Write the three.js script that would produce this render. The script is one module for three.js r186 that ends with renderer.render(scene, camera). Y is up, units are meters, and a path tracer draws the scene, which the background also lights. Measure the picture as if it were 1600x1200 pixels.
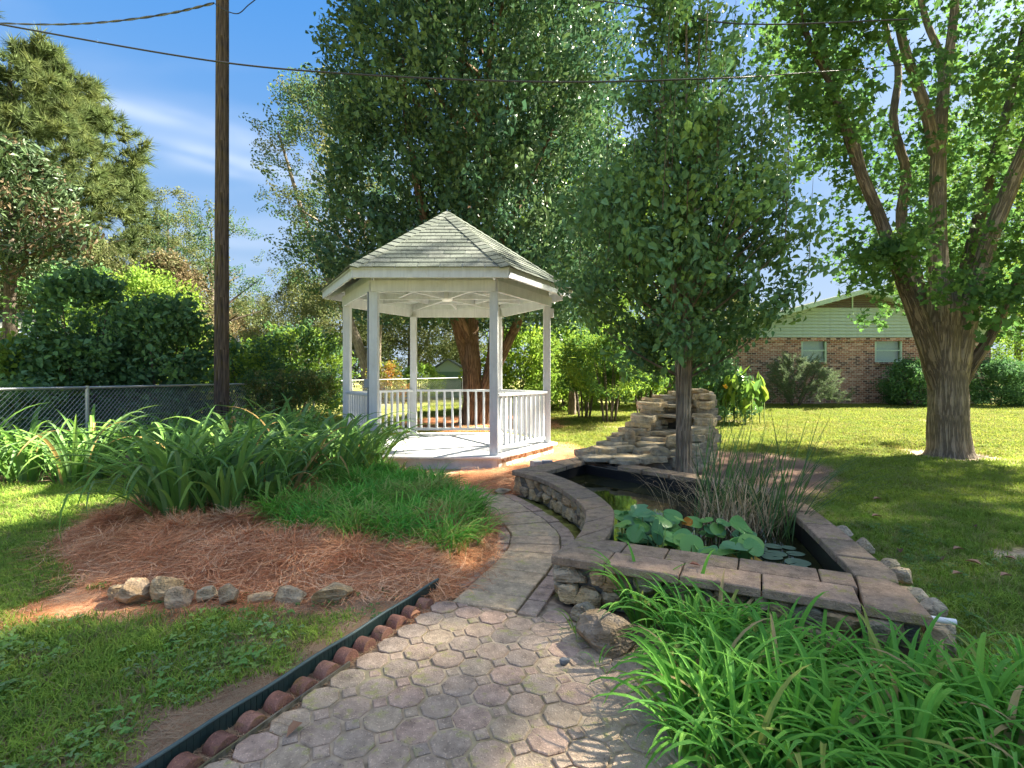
import * as THREE from 'three';
import { mergeGeometries } from 'three/addons/utils/BufferGeometryUtils.js';
import { ImprovedNoise } from 'three/addons/math/ImprovedNoise.js';

// ---------------------------------------------------------------- camera, sky, sun, exposure
const scene = new THREE.Scene();
const EYE = 1.34;
const camera = new THREE.PerspectiveCamera(73.06, 4 / 3, 0.05, 900);
camera.position.set(0, EYE, 0);
camera.lookAt(0, EYE, -10);
camera.setViewOffset(1600, 1200, 0, 8, 1600, 1200);
scene.add(camera);

const renderer = new THREE.WebGLRenderer({ antialias: true });
renderer.toneMapping = THREE.LinearToneMapping;
renderer.toneMappingExposure = 8.6;
renderer.shadowMap.enabled = true;
renderer.shadowMap.type = THREE.PCFSoftShadowMap;

const SUN = new THREE.Vector3(0.694, 0.643, -0.324).normalize();
const sun = new THREE.DirectionalLight(new THREE.Color().setRGB(1, 0.92, 0.76), 4.8);
sun.position.copy(SUN).multiplyScalar(60).add(new THREE.Vector3(0, 0, -8));
sun.target.position.set(0, 0, -8);
sun.castShadow = true;
sun.shadow.mapSize.set(4096, 4096);
sun.shadow.camera.left = -35; sun.shadow.camera.right = 35; sun.shadow.camera.top = 35; sun.shadow.camera.bottom = -35;
sun.shadow.camera.near = 1; sun.shadow.camera.far = 140;
sun.shadow.radius = 2.5;
scene.add(sun, sun.target);

const perlin = new ImprovedNoise();
const noise = (x, y, z) => perlin.noise(x + 31.7, y + 17.3, z + 5.1);
const fbm = (x, y, z, n = 4) => { let s = 0, a = 0.5, f = 1; for (let i = 0; i < n; i++) { s += a * noise(x * f, y * f, z * f); a *= 0.5; f *= 2.03; } return s; };
const clamp = (x, a = 0, b = 1) => Math.min(b, Math.max(a, x));
const lerp = (a, b, t) => a + (b - a) * t;
const smooth = (a, b, x) => { const t = clamp((x - a) / (b - a)); return t * t * (3 - 2 * t); };
function rngOf(seed) { let s = seed >>> 0; return () => { s = (s + 0x6D2B79F5) >>> 0; let t = s; t = Math.imul(t ^ (t >>> 15), t | 1); t ^= t + Math.imul(t ^ (t >>> 7), t | 61); return ((t ^ (t >>> 14)) >>> 0) / 4294967296; }; }

{ // sky: deep blue above, paler towards the horizon, thin cirrus, denser veil added overhead for fill
  const w = 1024, h = 512, d = new Float32Array(w * h * 4);
  const seg = (px, pz, a, b) => { const vx = b[0] - a[0], vz = b[1] - a[1], t = clamp(((px - a[0]) * vx + (pz - a[1]) * vz) / (vx * vx + vz * vz)); return [Math.hypot(px - a[0] - t * vx, pz - a[1] - t * vz), t]; };
  for (let j = 0; j < h; j++) for (let i = 0; i < w; i++) {
    const el = ((j + 0.5) / h - 0.5) * Math.PI, az = ((i + 0.5) / w - 0.5) * 2 * Math.PI;
    const y = Math.sin(el), x = Math.cos(el) * Math.cos(az), z = Math.cos(el) * Math.sin(az);
    const t = Math.pow(clamp(y), 0.62), k = (j * w + i) * 4;
    let r = lerp(0.076, 0.0068, smooth(0, 0.85, t)), g = lerp(0.092, 0.033, smooth(0, 0.95, t)), b = lerp(0.111, 0.101, smooth(0, 1, t));
    const c = Math.max(0, x * SUN.x + y * SUN.y + z * SUN.z);
    const glow = 1.0 * Math.pow(c, 40) + 0.03 * Math.pow(c, 4);
    r += glow; g += glow * 0.95; b += glow * 0.85;
    if (y > 0.02) {
      const px = x / (y + 0.06), pz = z / (y + 0.06);
      const wob = 0.18 * fbm(px * 1.3, 3, pz * 1.3, 3);
      let m = clamp((fbm(px * 0.55 + 2, pz * 1.7 + wob, 1.5, 5) + lerp(0.0, 0.22, smooth(0.58, 0.92, y))) * 1.8) * lerp(0.22, 0.95, smooth(0.5, 0.85, y));  // cirrus thickened high overhead, out of view, added to lift the neutral fill light
      const [d1] = seg(px + wob, pz + wob, [-1.33, -1.54], [-0.92, -1.95]);
      const [d2] = seg(px + wob, pz - wob, [-1.25, -1.95], [-0.80, -2.25]);
      const sa = (px - pz) * 0.707, ta = (px + pz) * 0.707, tex = 0.55 + 1.2 * fbm(sa * 1.4, ta * 11 + 2 * wob, 9, 5);
      m += 0.34 * clamp(tex) * Math.exp(-d1 * d1 / 0.0045) + 0.36 * clamp(tex) * Math.exp(-d2 * d2 / 0.012);
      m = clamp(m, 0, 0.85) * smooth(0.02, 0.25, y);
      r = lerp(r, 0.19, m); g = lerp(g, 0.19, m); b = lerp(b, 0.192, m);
    }
    d[k] = r; d[k + 1] = g; d[k + 2] = b; d[k + 3] = 1;
  }
  const sky = new THREE.DataTexture(d, w, h, THREE.RGBAFormat, THREE.FloatType);
  sky.mapping = THREE.EquirectangularReflectionMapping; sky.magFilter = THREE.LinearFilter; sky.minFilter = THREE.LinearFilter; sky.needsUpdate = true;
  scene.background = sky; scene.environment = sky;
}

// ---------------------------------------------------------------- helpers
const V = (x, y, z) => new THREE.Vector3(x, y, z);
const P = (x, D, y = 0) => V(x, y, -D);                   // x to the right, D away from the photographer, y up
const C = (r, g, b) => new THREE.Color().setRGB(r, g, b);
const UP = V(0, 1, 0);
const used = {};
function numbered(n) { const k = used[n] = (used[n] ?? -1) + 1; return k ? n + '_' + String(k).padStart(3, '0') : n; }
function shade(o) { o.castShadow = true; o.receiveShadow = true; return o; }
function tag(o, label, category, group, kind) { o.userData.label = label; if (category) o.userData.category = category; if (group) o.userData.group = group; if (kind) o.userData.kind = kind; return o; }
function thing(name, label, category, pos = V(0, 0, 0), turn = 0, group) {
  const o = new THREE.Group(); o.name = numbered(name); o.position.copy(pos); o.rotation.y = turn; scene.add(o);
  return tag(o, label, category, group);
}
function part(name, geo, mat, parent, kind) {
  const m = shade(new THREE.Mesh(geo, mat)); m.name = parent === scene ? numbered(name) : name; parent.add(m);
  if (kind) m.userData.kind = kind;
  return m;
}
function struct(name, geo, mat, label) { const m = part(name, geo, mat, scene, 'structure'); if (label) m.userData.label = label; return m; }
function structGroup(name, label) { const o = new THREE.Group(); o.name = numbered(name); o.userData.kind = 'structure'; if (label) o.userData.label = label; scene.add(o); return o; }

class Soup { // loose triangles, optional uv
  constructor() { this.p = []; this.u = []; }
  tri(a, b, c) { this.p.push(a.x, a.y, a.z, b.x, b.y, b.z, c.x, c.y, c.z); }
  quad(a, b, c, d) { this.tri(a, b, c); this.tri(a, c, d); }
  geo() { const g = new THREE.BufferGeometry(); g.setAttribute('position', new THREE.Float32BufferAttribute(this.p, 3)); g.computeVertexNormals(); return g; }
}
function boxUV(g, s = 1) { // uv in metres by the way each face points
  const q = g.index ? g.toNonIndexed() : g; if (!q.attributes.normal) q.computeVertexNormals();
  const p = q.attributes.position, n = q.attributes.normal, uv = new Float32Array(p.count * 2);
  for (let i = 0; i < p.count; i += 3) {
    const ax = Math.abs(n.getX(i) + n.getX(i + 1) + n.getX(i + 2)), ay = Math.abs(n.getY(i) + n.getY(i + 1) + n.getY(i + 2)), az = Math.abs(n.getZ(i) + n.getZ(i + 1) + n.getZ(i + 2));
    for (let k = i; k < i + 3; k++) {
      const x = p.getX(k), y = p.getY(k), z = p.getZ(k);
      uv[k * 2] = (ay >= ax && ay >= az ? x : ax >= az ? z : x) * s; uv[k * 2 + 1] = (ay >= ax && ay >= az ? z : y) * s;
    }
  }
  q.setAttribute('uv', new THREE.BufferAttribute(uv, 2));
  return q;
}
const merge = (a) => mergeGeometries(a.map((g) => (g.index ? g.toNonIndexed() : g)), false);
function box(w, h, d, x = 0, y = 0, z = 0, bev = 0) {
  let g;
  if (bev) {
    const s = new THREE.Shape(); s.moveTo(-w / 2 + bev, -h / 2 + bev); s.lineTo(w / 2 - bev, -h / 2 + bev); s.lineTo(w / 2 - bev, h / 2 - bev); s.lineTo(-w / 2 + bev, h / 2 - bev); s.closePath();
    g = new THREE.ExtrudeGeometry(s, { depth: d - 2 * bev, bevelEnabled: true, bevelThickness: bev, bevelSize: bev, bevelSegments: 1, curveSegments: 1 }); g.translate(0, 0, -d / 2 + bev);
  } else g = new THREE.BoxGeometry(w, h, d);
  g.translate(x, y, z); return boxUV(g);
}
function bar(a, b, w, h, up = UP, bev = 0) { // a box from a to b; w across, h along up
  const dir = b.clone().sub(a), L = dir.length(); dir.normalize();
  const side = V().crossVectors(up, dir).normalize(), u2 = V().crossVectors(dir, side);
  const g = box(w, h, L, 0, 0, 0, bev);
  g.applyMatrix4(new THREE.Matrix4().makeBasis(side, u2, dir).setPosition(a.clone().add(b).multiplyScalar(0.5)));
  return g;
}
function tube(pts, radii, seg = 8, rough = 0, seed = 0, smoothN = 0) { // tapering tube through points; uv in metres
  let P3 = pts, R = radii;
  if (smoothN) { const c = new THREE.CatmullRomCurve3(pts, false, 'centripetal'); P3 = []; R = []; for (let i = 0; i <= smoothN; i++) { const t = i / smoothN; P3.push(c.getPoint(t)); const f = t * (radii.length - 1), k = Math.min(radii.length - 2, Math.floor(f)); R.push(lerp(radii[k], radii[k + 1], f - k)); } }
  const pos = [], uv = [], idx = []; let len = 0, side = null;
  P3.forEach((p, i) => {
    const dir = (P3[i + 1] || p).clone().sub(P3[i - 1] || p).normalize();
    if (!side) side = V().crossVectors(Math.abs(dir.y) < 0.9 ? UP : V(1, 0, 0), dir).normalize();
    side.addScaledVector(dir, -side.dot(dir)).normalize();
    const other = V().crossVectors(dir, side);
    if (i) len += p.distanceTo(P3[i - 1]);
    for (let k = 0; k <= seg; k++) {
      const a = (k % seg) / seg * 2 * Math.PI, rr = R[i] * (1 + rough * (noise(Math.cos(a) * 1.6 + seed, Math.sin(a) * 1.6, len * 1.3) + 0.5 * noise(Math.cos(a) * 4 + seed, Math.sin(a) * 4, len * 2)));
      const q = p.clone().addScaledVector(side, Math.cos(a) * rr).addScaledVector(other, Math.sin(a) * rr);
      pos.push(q.x, q.y, q.z); uv.push(k / seg * 2 * Math.PI * Math.max(0.05, radii[0]), len);
    }
  });
  const n = seg + 1;
  for (let i = 0; i < P3.length - 1; i++) for (let k = 0; k < seg; k++) { const a = i * n + k; idx.push(a, a + 1, a + n, a + 1, a + n + 1, a + n); }
  const g = new THREE.BufferGeometry(); g.setAttribute('position', new THREE.Float32BufferAttribute(pos, 3)); g.setAttribute('uv', new THREE.Float32BufferAttribute(uv, 2)); g.setIndex(idx); g.computeVertexNormals();
  return g;
}
function rockGeo(seed, sx, sy, sz, cuts = 7, rough = 0.12, blocky = 0.55) { // an angular stone
  const r = rngOf(seed), g = new THREE.IcosahedronGeometry(1, 4), p = g.attributes.position, planes = [];
  for (let i = 0; i < cuts; i++) planes.push([V(r() - 0.5, r() - 0.5, r() - 0.5).normalize(), 0.55 + 0.3 * r()]);
  const v = V();
  for (let i = 0; i < p.count; i++) {
    v.fromBufferAttribute(p, i);
    const q = v.clone(), m = Math.max(Math.abs(q.x), Math.abs(q.y), Math.abs(q.z)); v.multiplyScalar(lerp(1, 0.86 / m, blocky));
    for (const [n, d] of planes) { const e = v.dot(n) - d; if (e > 0) v.addScaledVector(n, -e * 0.93); }
    const k = rough * (fbm(q.x * 1.7 + seed, q.y * 1.7, q.z * 1.7, 4)) + rough * 0.25 * noise(q.x * 9 + seed, q.y * 14, q.z * 9);
    v.multiplyScalar(1 + k);
    p.setXYZ(i, v.x * sx / 2, v.y * sy / 2, v.z * sz / 2);
  }
  g.computeVertexNormals(); return boxUV(g);
}
function flagGeo(seed, w, h, d) { // a thin split flagstone with a broken outline
  const r = rngOf(seed), s = new THREE.Shape(), n = 13;
  for (let i = 0; i <= n; i++) { const a = i / n * 2 * Math.PI, k = i === n ? 0 : i; const rr = 0.42 + 0.16 * rngOf(seed * 31 + k)(); const c = Math.cos(a), q = Math.sin(a), m = 1 / Math.max(Math.abs(c), Math.abs(q)); const f = rr * lerp(1, m, 0.5); s[i ? 'lineTo' : 'moveTo'](c * f * w, q * f * d); }
  const g = new THREE.ExtrudeGeometry(s, { depth: h * 0.76, bevelEnabled: true, bevelThickness: h * 0.12, bevelSize: h * 0.10, bevelSegments: 1, curveSegments: 1 });
  g.rotateX(-Math.PI / 2); g.translate(0, -h * 0.3, 0);
  const p = g.attributes.position; for (let i = 0; i < p.count; i++) { const x = p.getX(i), y = p.getY(i), z = p.getZ(i); const ed = 1 + 0.10 * noise(x * 11 + seed, y * 30, z * 11); p.setXYZ(i, x * ed, y + h * 0.3 * noise(x * 7 + seed, seed, z * 7), z * ed); }
  g.computeVertexNormals(); return boxUV(g);
}
// a solid slab over a polygon of [x, D] points, top at y
function slab(poly, y, th, bev = 0.004) {
  const s = new THREE.Shape(poly.map(([x, D]) => new THREE.Vector2(x, D)));
  const g = new THREE.ExtrudeGeometry(s, { depth: Math.max(0.001, th - 2 * bev), bevelEnabled: true, bevelThickness: bev, bevelSize: bev, bevelOffset: -bev, bevelSegments: 1, curveSegments: 1 });
  g.rotateX(-Math.PI / 2); g.translate(0, y - th + bev, 0);
  return boxUV(g);
}
const inPoly = (poly, x, y) => { let c = false; for (let i = 0, j = poly.length - 1; i < poly.length; j = i++) { const [a, b] = poly[i], [e, f] = poly[j]; if ((b > y) !== (f > y) && x < (e - a) * (y - b) / (f - b) + a) c = !c; } return c; };
const edgeDist = (poly, x, y) => { let m = 1e9; for (let i = 0, j = poly.length - 1; i < poly.length; j = i++) { const [a, b] = poly[i], [e, f] = poly[j]; const t = clamp(((x - a) * (e - a) + (y - b) * (f - b)) / ((e - a) ** 2 + (f - b) ** 2)); m = Math.min(m, Math.hypot(x - a - t * (e - a), y - b - t * (f - b))); } return m; };
const inside = (poly, x, y) => (inPoly(poly, x, y) ? 1 : -1) * edgeDist(poly, x, y);

// ---------------------------------------------------------------- textures and materials
function grid(seed, n) { const r = rngOf(seed), a = new Float32Array(n * n); for (let i = 0; i < a.length; i++) a[i] = r(); return (x, y) => { const xi = Math.floor(x), yi = Math.floor(y), fx = x - xi, fy = y - yi, u = fx * fx * (3 - 2 * fx), v = fy * fy * (3 - 2 * fy); const at = (i, j) => a[((j % n + n) % n) * n + (i % n + n) % n]; return lerp(lerp(at(xi, yi), at(xi + 1, yi), u), lerp(at(xi, yi + 1), at(xi + 1, yi + 1), u), v); }; }
// tiling noise on the unit square: fx by fy cells, n octaves
function tileNoise(seed, fx, fy, n = 4) { const gs = []; for (let i = 0; i < n; i++) gs.push([grid(seed + i * 7, Math.round(Math.max(fx, fy)) * 2 ** i), fx * 2 ** i, fy * 2 ** i]); return (u, v) => { let s = 0, a = 0.5, t = 0; for (const [g, x, y] of gs) { s += a * g(u * x, v * y); t += a; a *= 0.55; } return s / t; }; }
function texture(n, fn, repeat = 1, m = n) {
  const d = new Uint8Array(n * m * 4);
  for (let j = 0; j < m; j++) for (let i = 0; i < n; i++) { const c = fn(i / n, j / m), k = (j * n + i) * 4; const a = Array.isArray(c) ? c : [c, c, c]; d[k] = clamp(a[0]) * 255; d[k + 1] = clamp(a[1]) * 255; d[k + 2] = clamp(a[2]) * 255; d[k + 3] = 255; }
  const t = new THREE.DataTexture(d, n, m); t.wrapS = t.wrapT = THREE.RepeatWrapping; t.magFilter = THREE.LinearFilter; t.minFilter = THREE.LinearFilter; t.repeat.set(repeat, repeat); t.needsUpdate = true; return t;
}
const n8 = tileNoise(11, 6, 6, 5), n16 = tileNoise(23, 16, 16, 4), nGrain = tileNoise(31, 64, 64, 2), nWood = tileNoise(41, 4, 48, 3), nBark = tileNoise(53, 30, 3, 4), nBig = tileNoise(61, 3, 3, 4), nVert = tileNoise(71, 48, 4, 3);
const T = {
  paver: texture(512, (u, v) => { const s = nGrain(u, v), m = n8(u, v), l = nGrain(v + 0.37, u + 0.11); const w = s > 0.76 ? 0.34 : 0, d = l > 0.78 ? -0.2 : 0; const k = 0.58 + 0.55 * (m - 0.5) + 0.30 * (n16(u, v) - 0.5) + 0.8 * w + d; const moss = smooth(0.56, 0.70, nBig(u, v) * 0.6 + n16(u, v) * 0.4); return [k * lerp(1, 0.82, moss), k * lerp(1, 0.95, moss), k * lerp(1, 0.6, moss)]; }, 2.7),
  paverBump: texture(512, (u, v) => 0.5 + 0.5 * (nGrain(u, v) - 0.5) + 0.5 * (n8(u, v) - 0.5), 2.7),
  stone: texture(512, (u, v) => { const m = n8(u, v), s = n16(v, u), l = nWood(u, v); const k = 0.55 + 0.5 * (m - 0.5) + 0.35 * (s - 0.5) + 0.3 * (l - 0.5) + 0.15 * (nGrain(u, v) - 0.5), t = smooth(0.45, 0.65, nBig(u, v)); return [k * lerp(0.98, 1.08, t), k * 0.98, k * lerp(0.98, 0.8, t)]; }, 1.7),
  stoneBump: texture(512, (u, v) => 0.4 * n16(u, v) + 0.3 * nWood(u, v) + 0.3 * nGrain(u, v), 1.7),
  wood: texture(512, (u, v) => { const g = smooth(0.52, 0.68, n16(u, v) * 0.5 + nWood(v, u) * 0.5), k = 0.88 + 0.22 * (nWood(v, u) - 0.5) + 0.20 * (n8(u, v) - 0.5) - 0.16 * g * smooth(0.45, 0.6, nBig(u, v)); return [k, k * (1 - 0.01 * g), k * (1 - 0.04 * g)]; }, 0.9),
  woodBump: texture(512, (u, v) => nWood(v, u) * 0.7 + nGrain(u, v) * 0.3, 0.9),
  bark: texture(512, (u, v) => { const f = nBark(u, v), k = Math.abs(f - 0.5) * 2; const c = 0.42 + 0.45 * smooth(0.0, 0.45, k) * (0.7 + 0.5 * n16(u, v)) + 0.25 * (n8(v, u) - 0.5); const li = 0.5 * smooth(0.6, 0.75, n8(u + 0.3, v)); return [c * lerp(1, 1.05, li), c * lerp(0.95, 1.06, li), c * lerp(0.88, 1, li)]; }, 1.3),
  barkBump: texture(512, (u, v) => { const k = Math.abs(nBark(u, v) - 0.5) * 2; return smooth(0, 0.4, k) * 0.8 + 0.2 * nGrain(u, v); }, 1.3),
  pole: texture(512, (u, v) => { const k = nVert(u, v), s = nVert(u + 0.4, v); return [0.5 + 0.9 * (k - 0.5) + 0.25 * (n8(u, v) - 0.5), 0.48 + 0.85 * (k - 0.5) + 0.2 * (n8(u, v) - 0.5), 0.46 + 0.8 * (k - 0.5) + (s > 0.7 ? -0.15 : 0)]; }, 1),
  shingle: texture(512, (u, v) => { const k = 0.62 + 0.5 * (nGrain(u, v) - 0.5) + 0.3 * (n8(u, v) - 0.5), s = smooth(0.58, 0.75, n8(v + 0.2, u) * 0.5 + n16(u, v) * 0.5); return [k * lerp(1, 0.7, s), k * lerp(1, 0.72, s), k * lerp(1, 0.7, s)]; }, 1.1),
  soil: texture(512, (u, v) => { const k = 0.55 + 0.5 * (n8(u, v) - 0.5) + 0.4 * (n16(u, v) - 0.5) + 0.5 * (nGrain(u, v) - 0.5); return [k, k * 0.98, k * 0.95]; }, 0.5),
  soilBump: texture(512, (u, v) => n16(u, v) * 0.6 + nGrain(u, v) * 0.4, 0.5),
  leaf: null,
  peel: texture(512, (u, v) => { const s = smooth(0.50, 0.56, n8(u, v) * 0.65 + n16(u, v) * 0.35), k = 0.9 + 0.2 * (nGrain(u, v) - 0.5); return [lerp(0.86, 0.46, s) * k, lerp(0.84, 0.36, s) * k, lerp(0.78, 0.25, s) * k]; }, 0.8),
  rippleBump: texture(256, (u, v) => n8(u, v), 0.7),
};
T.brick = texture(1024, (u, v) => { // 1.6 m x 1.2 m of running-bond brick: 8 x 16
  const row = Math.floor(v * 16), fu = u * 8 + (row % 2) * 0.5, col = ((Math.floor(fu) % 8) + 8) % 8, x = fu - Math.floor(fu), y = v * 16 - row;
  const mortar = x < 0.05 || x > 0.95 || y < 0.09 || y > 0.91;
  const h = rngOf(row * 97 + col * 13 + 5), t = h(), s = h(), k = 0.8 + 0.4 * (n16(u, v) - 0.5) + 0.3 * (nGrain(u, v) - 0.5);
  if (mortar) return [0.62 * k, 0.54 * k, 0.46 * k];
  const a = t < 0.18 ? [0.17, 0.10, 0.085] : t < 0.5 ? [0.38, 0.19, 0.135] : t < 0.8 ? [0.44, 0.235, 0.17] : [0.54, 0.36, 0.28], q = 0.8 + 0.4 * s;
  return a.map((c) => c * k * q);
});
T.brick.repeat.set(1 / 1.6, 1 / 1.2);
T.brickBump = texture(1024, (u, v) => { const row = Math.floor(v * 16), fu = u * 8 + (row % 2) * 0.5, x = fu - Math.floor(fu), y = v * 16 - row; return Math.min(smooth(0.02, 0.08, Math.min(x, 1 - x)), smooth(0.04, 0.14, Math.min(y, 1 - y))) * 0.8 + 0.2 * nGrain(u, v); });
T.brickBump.repeat.copy(T.brick.repeat);

const std = (color, o = {}) => (o.metalness || (o.roughness ?? 0.85) < 0.7 ? new THREE.MeshStandardMaterial({ color, roughness: 0.85, ...o }) : new THREE.MeshPhysicalMaterial({ color, roughness: 0.85, specularIntensity: 0.25, ...o })); // porous matt things shine little
const phys = (color, o = {}) => new THREE.MeshPhysicalMaterial({ color, roughness: 0.9, ...o });
const leafMat = (color, through = 0.35, coat = 0.25, o = {}) => phys(color, { side: THREE.DoubleSide, roughness: 0.95, transmission: through, thickness: 0, specularIntensity: 0.2, clearcoat: coat, clearcoatRoughness: 0.45, ...o });
const white = C(1, 1, 1);
const M = {
  leaf: leafMat(white, 0.38, 0.12), gloss: leafMat(white, 0.25, 0.35, { clearcoatRoughness: 0.36 }), thin: leafMat(white, 0.48, 0.05), needle: leafMat(white, 0.3, 0), grass: leafMat(white, 0.42, 0), strap: leafMat(white, 0.36, 0.06),
  straw: std(white, { side: THREE.DoubleSide, roughness: 0.9 }),
  paint: std(C(0.60, 0.625, 0.645), { map: T.wood, bumpMap: T.woodBump, bumpScale: 0.002, roughness: 0.55 }),
  deck: std(C(0.66, 0.665, 0.67), { map: T.wood, bumpMap: T.woodBump, bumpScale: 0.002, roughness: 0.6 }),
  ceiling: std(C(0.56, 0.60, 0.57), { map: T.wood, roughness: 0.7 }),
  peel: std(C(0.9, 0.9, 0.9), { map: T.peel, bumpMap: T.stoneBump, bumpScale: 0.004, roughness: 0.9 }),
  shingle: [0, 1, 2, 3].map((i) => std(C(...[[0.205, 0.23, 0.195], [0.165, 0.19, 0.16], [0.235, 0.255, 0.22], [0.18, 0.205, 0.17]][i]), { map: T.shingle, bumpMap: T.shingle, bumpScale: 0.003, roughness: 0.95 })),
  paver: [[0.740, 0.540, 0.390], [0.690, 0.520, 0.380], [0.770, 0.535, 0.395], [0.640, 0.490, 0.370], [0.740, 0.560, 0.390]].map((c) => std(C(...c), { map: T.paver, bumpMap: T.paverBump, bumpScale: 0.006, roughness: 0.93 })),
  path: [[0.880, 0.655, 0.415], [0.800, 0.610, 0.400], [0.920, 0.690, 0.450], [0.840, 0.610, 0.400]].map((c) => std(C(...c), { map: T.paver, bumpMap: T.paverBump, bumpScale: 0.006, roughness: 0.93 })),
  coping: [[0.520, 0.375, 0.255], [0.460, 0.345, 0.245], [0.600, 0.420, 0.295], [0.560, 0.390, 0.265]].map((c) => std(C(...c), { map: T.paver, bumpMap: T.paverBump, bumpScale: 0.007, roughness: 0.93 })),
  redBrick: [[0.460, 0.225, 0.160], [0.410, 0.205, 0.150], [0.500, 0.260, 0.185]].map((c) => std(C(...c), { map: T.paver, bumpMap: T.paverBump, bumpScale: 0.005, roughness: 0.95 })),
  stone: [[0.820, 0.620, 0.380], [0.700, 0.550, 0.370], [0.880, 0.680, 0.430], [0.600, 0.490, 0.340], [0.840, 0.570, 0.330]].map((c) => std(C(...c), { map: T.stone, bumpMap: T.stoneBump, bumpScale: 0.022, roughness: 0.92 })),
  flag: [[0.820, 0.680, 0.470], [0.720, 0.600, 0.430], [0.880, 0.720, 0.480], [0.640, 0.550, 0.410]].map((c) => std(C(...c), { map: T.stone, bumpMap: T.stoneBump, bumpScale: 0.022, roughness: 0.92 })),
  sand: [[0.95, 0.68, 0.39], [0.86, 0.61, 0.38], [0.96, 0.74, 0.46], [0.80, 0.60, 0.38]].map((c) => std(C(...c), { map: T.stone, bumpMap: T.stoneBump, bumpScale: 0.02, roughness: 0.92 })),
  mortar: std(C(0.30, 0.27, 0.23), { map: T.stone, bumpMap: T.stoneBump, bumpScale: 0.01, roughness: 0.95 }),
  bark: std(C(0.24, 0.205, 0.17), { map: T.bark, bumpMap: T.barkBump, bumpScale: 0.03, roughness: 0.95 }),
  barkGrey: std(C(0.36, 0.31, 0.25), { map: T.bark, bumpMap: T.barkBump, bumpScale: 0.02, roughness: 0.95 }),
  barkRed: std(C(0.29, 0.20, 0.135), { map: T.bark, bumpMap: T.barkBump, bumpScale: 0.025, roughness: 0.95 }),
  barkPale: std(C(0.42, 0.37, 0.31), { map: T.bark, bumpMap: T.barkBump, bumpScale: 0.01, roughness: 0.9 }),
  pole: std(C(0.17, 0.135, 0.11), { map: T.pole, bumpMap: T.pole, bumpScale: 0.012, roughness: 0.9 }),
  steel: std(C(0.44, 0.455, 0.465), { metalness: 0.75, roughness: 0.45 }),
  wire: std(C(0.38, 0.39, 0.40), { metalness: 0.6, roughness: 0.5 }),
  darkWire: std(C(0.06, 0.065, 0.065), { metalness: 0.3, roughness: 0.6 }),
  black: std(C(0.012, 0.012, 0.013), { roughness: 0.35 }),
  cable: std(C(0.02, 0.02, 0.022), { roughness: 0.6 }), cableGrey: std(C(0.12, 0.12, 0.125), { roughness: 0.6 }),
  brick: std(C(1, 1, 1), { map: T.brick, bumpMap: T.brickBump, bumpScale: 0.012, roughness: 0.92 }),
  siding: std(C(0.42, 0.52, 0.45), { map: T.wood, roughness: 0.6 }), trim: std(C(0.42, 0.56, 0.46), { map: T.wood, roughness: 0.6 }),
  vent: std(C(0.13, 0.105, 0.095), { roughness: 0.8 }),
  pvc: std(C(0.85, 0.85, 0.82), { roughness: 0.35 }), greyBox: std(C(0.33, 0.35, 0.37), { roughness: 0.55 }), conduit: std(C(0.20, 0.23, 0.27), { roughness: 0.5 }),
  edging: std(C(0.02, 0.042, 0.038), { roughness: 0.45, bumpMap: T.soilBump, bumpScale: 0.004 }),
  lath: std(C(0.30, 0.27, 0.2), { map: T.pole, roughness: 0.9 }),
};
// ---------------------------------------------------------------- lie of the land
const hexC = { x: -1.15, D: 9.18 };
const BED = [[-3.72, 4.25], [-3.25, 3.75], [-2.65, 3.42], [-2.0, 3.28], [-1.06, 3.24], [-0.72, 3.20], [-0.50, 3.24], [-0.34, 3.5], [-0.17, 4.0], [-0.15, 4.6], [-0.26, 5.1], [-0.5, 5.6], [-0.95, 6.4], [-1.6, 7.0], [-2.3, 7.3], [-3.2, 7.6], [-3.9, 7.2], [-3.95, 6.2], [-4.0, 5.3]];
const BACKBED = [[-8, 6.3], [-5.9, 6.5], [-5.0, 7.0], [-4.4, 7.5], [-3.2, 8.2], [-3.0, 10], [-3.6, 13], [-6.5, 13], [-7.5, 8]];
const PATIO = [[-1.35, 1.05], [-0.98, 1.88], [-0.42, 3.10], [-0.02, 2.98], [0.29, 2.9], [0.60, 2.6], [1.0, 2.0], [1.35, 1.05]];
const outerL = [[0.235, 3.117], [0.433, 3.476], [0.559, 3.94], [0.593, 4.27], [0.48, 4.99], [0.244, 5.65], [-0.007, 6.0]];
const innerL = [[0.603, 3.42], [0.68, 3.60], [0.778, 3.95], [0.828, 4.272], [0.745, 4.95], [0.52, 5.63], [0.381, 5.934]];
const outerR = [[1.873, 2.327], [2.065, 2.737], [2.16, 3.077], [2.373, 3.868], [2.52, 4.6], [2.47, 5.15], [2.0, 5.82], [1.42, 6.48]];
const innerR = [[1.86, 2.80], [1.90, 2.93], [1.955, 3.13], [2.17, 3.90], [2.30, 4.6], [2.26, 5.07], [1.83, 5.66], [1.27, 6.30]];
const POND = [...outerL, [1.0, 7.2], ...[...outerR].reverse()];
const POOL = [...innerL, [0.95, 6.72], ...[...innerR].reverse()];
const STRAW2 = [[-0.8, 6.85], [-0.25, 6.2], [0.0, 6.05], [0.95, 7.25], [1.15, 7.9], [1.25, 9.4], [0.9, 10.3], [0.6, 9.2], [-0.15, 7.6]];
const MULCH = [[1.0, 7.2], [1.5, 6.5], [2.1, 5.85], [2.6, 5.2], [3.6, 6.3], [4.6, 7.7], [4.4, 8.9], [3.3, 9.3], [2.0, 9.2], [1.2, 8.2]];
const hexDist = (x, D) => { let m = -9; for (let k = 0; k < 6; k++) { const a = k * Math.PI / 3; m = Math.max(m, (x - hexC.x) * Math.sin(a) - (D - hexC.D) * Math.cos(a)); } return m; };
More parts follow.
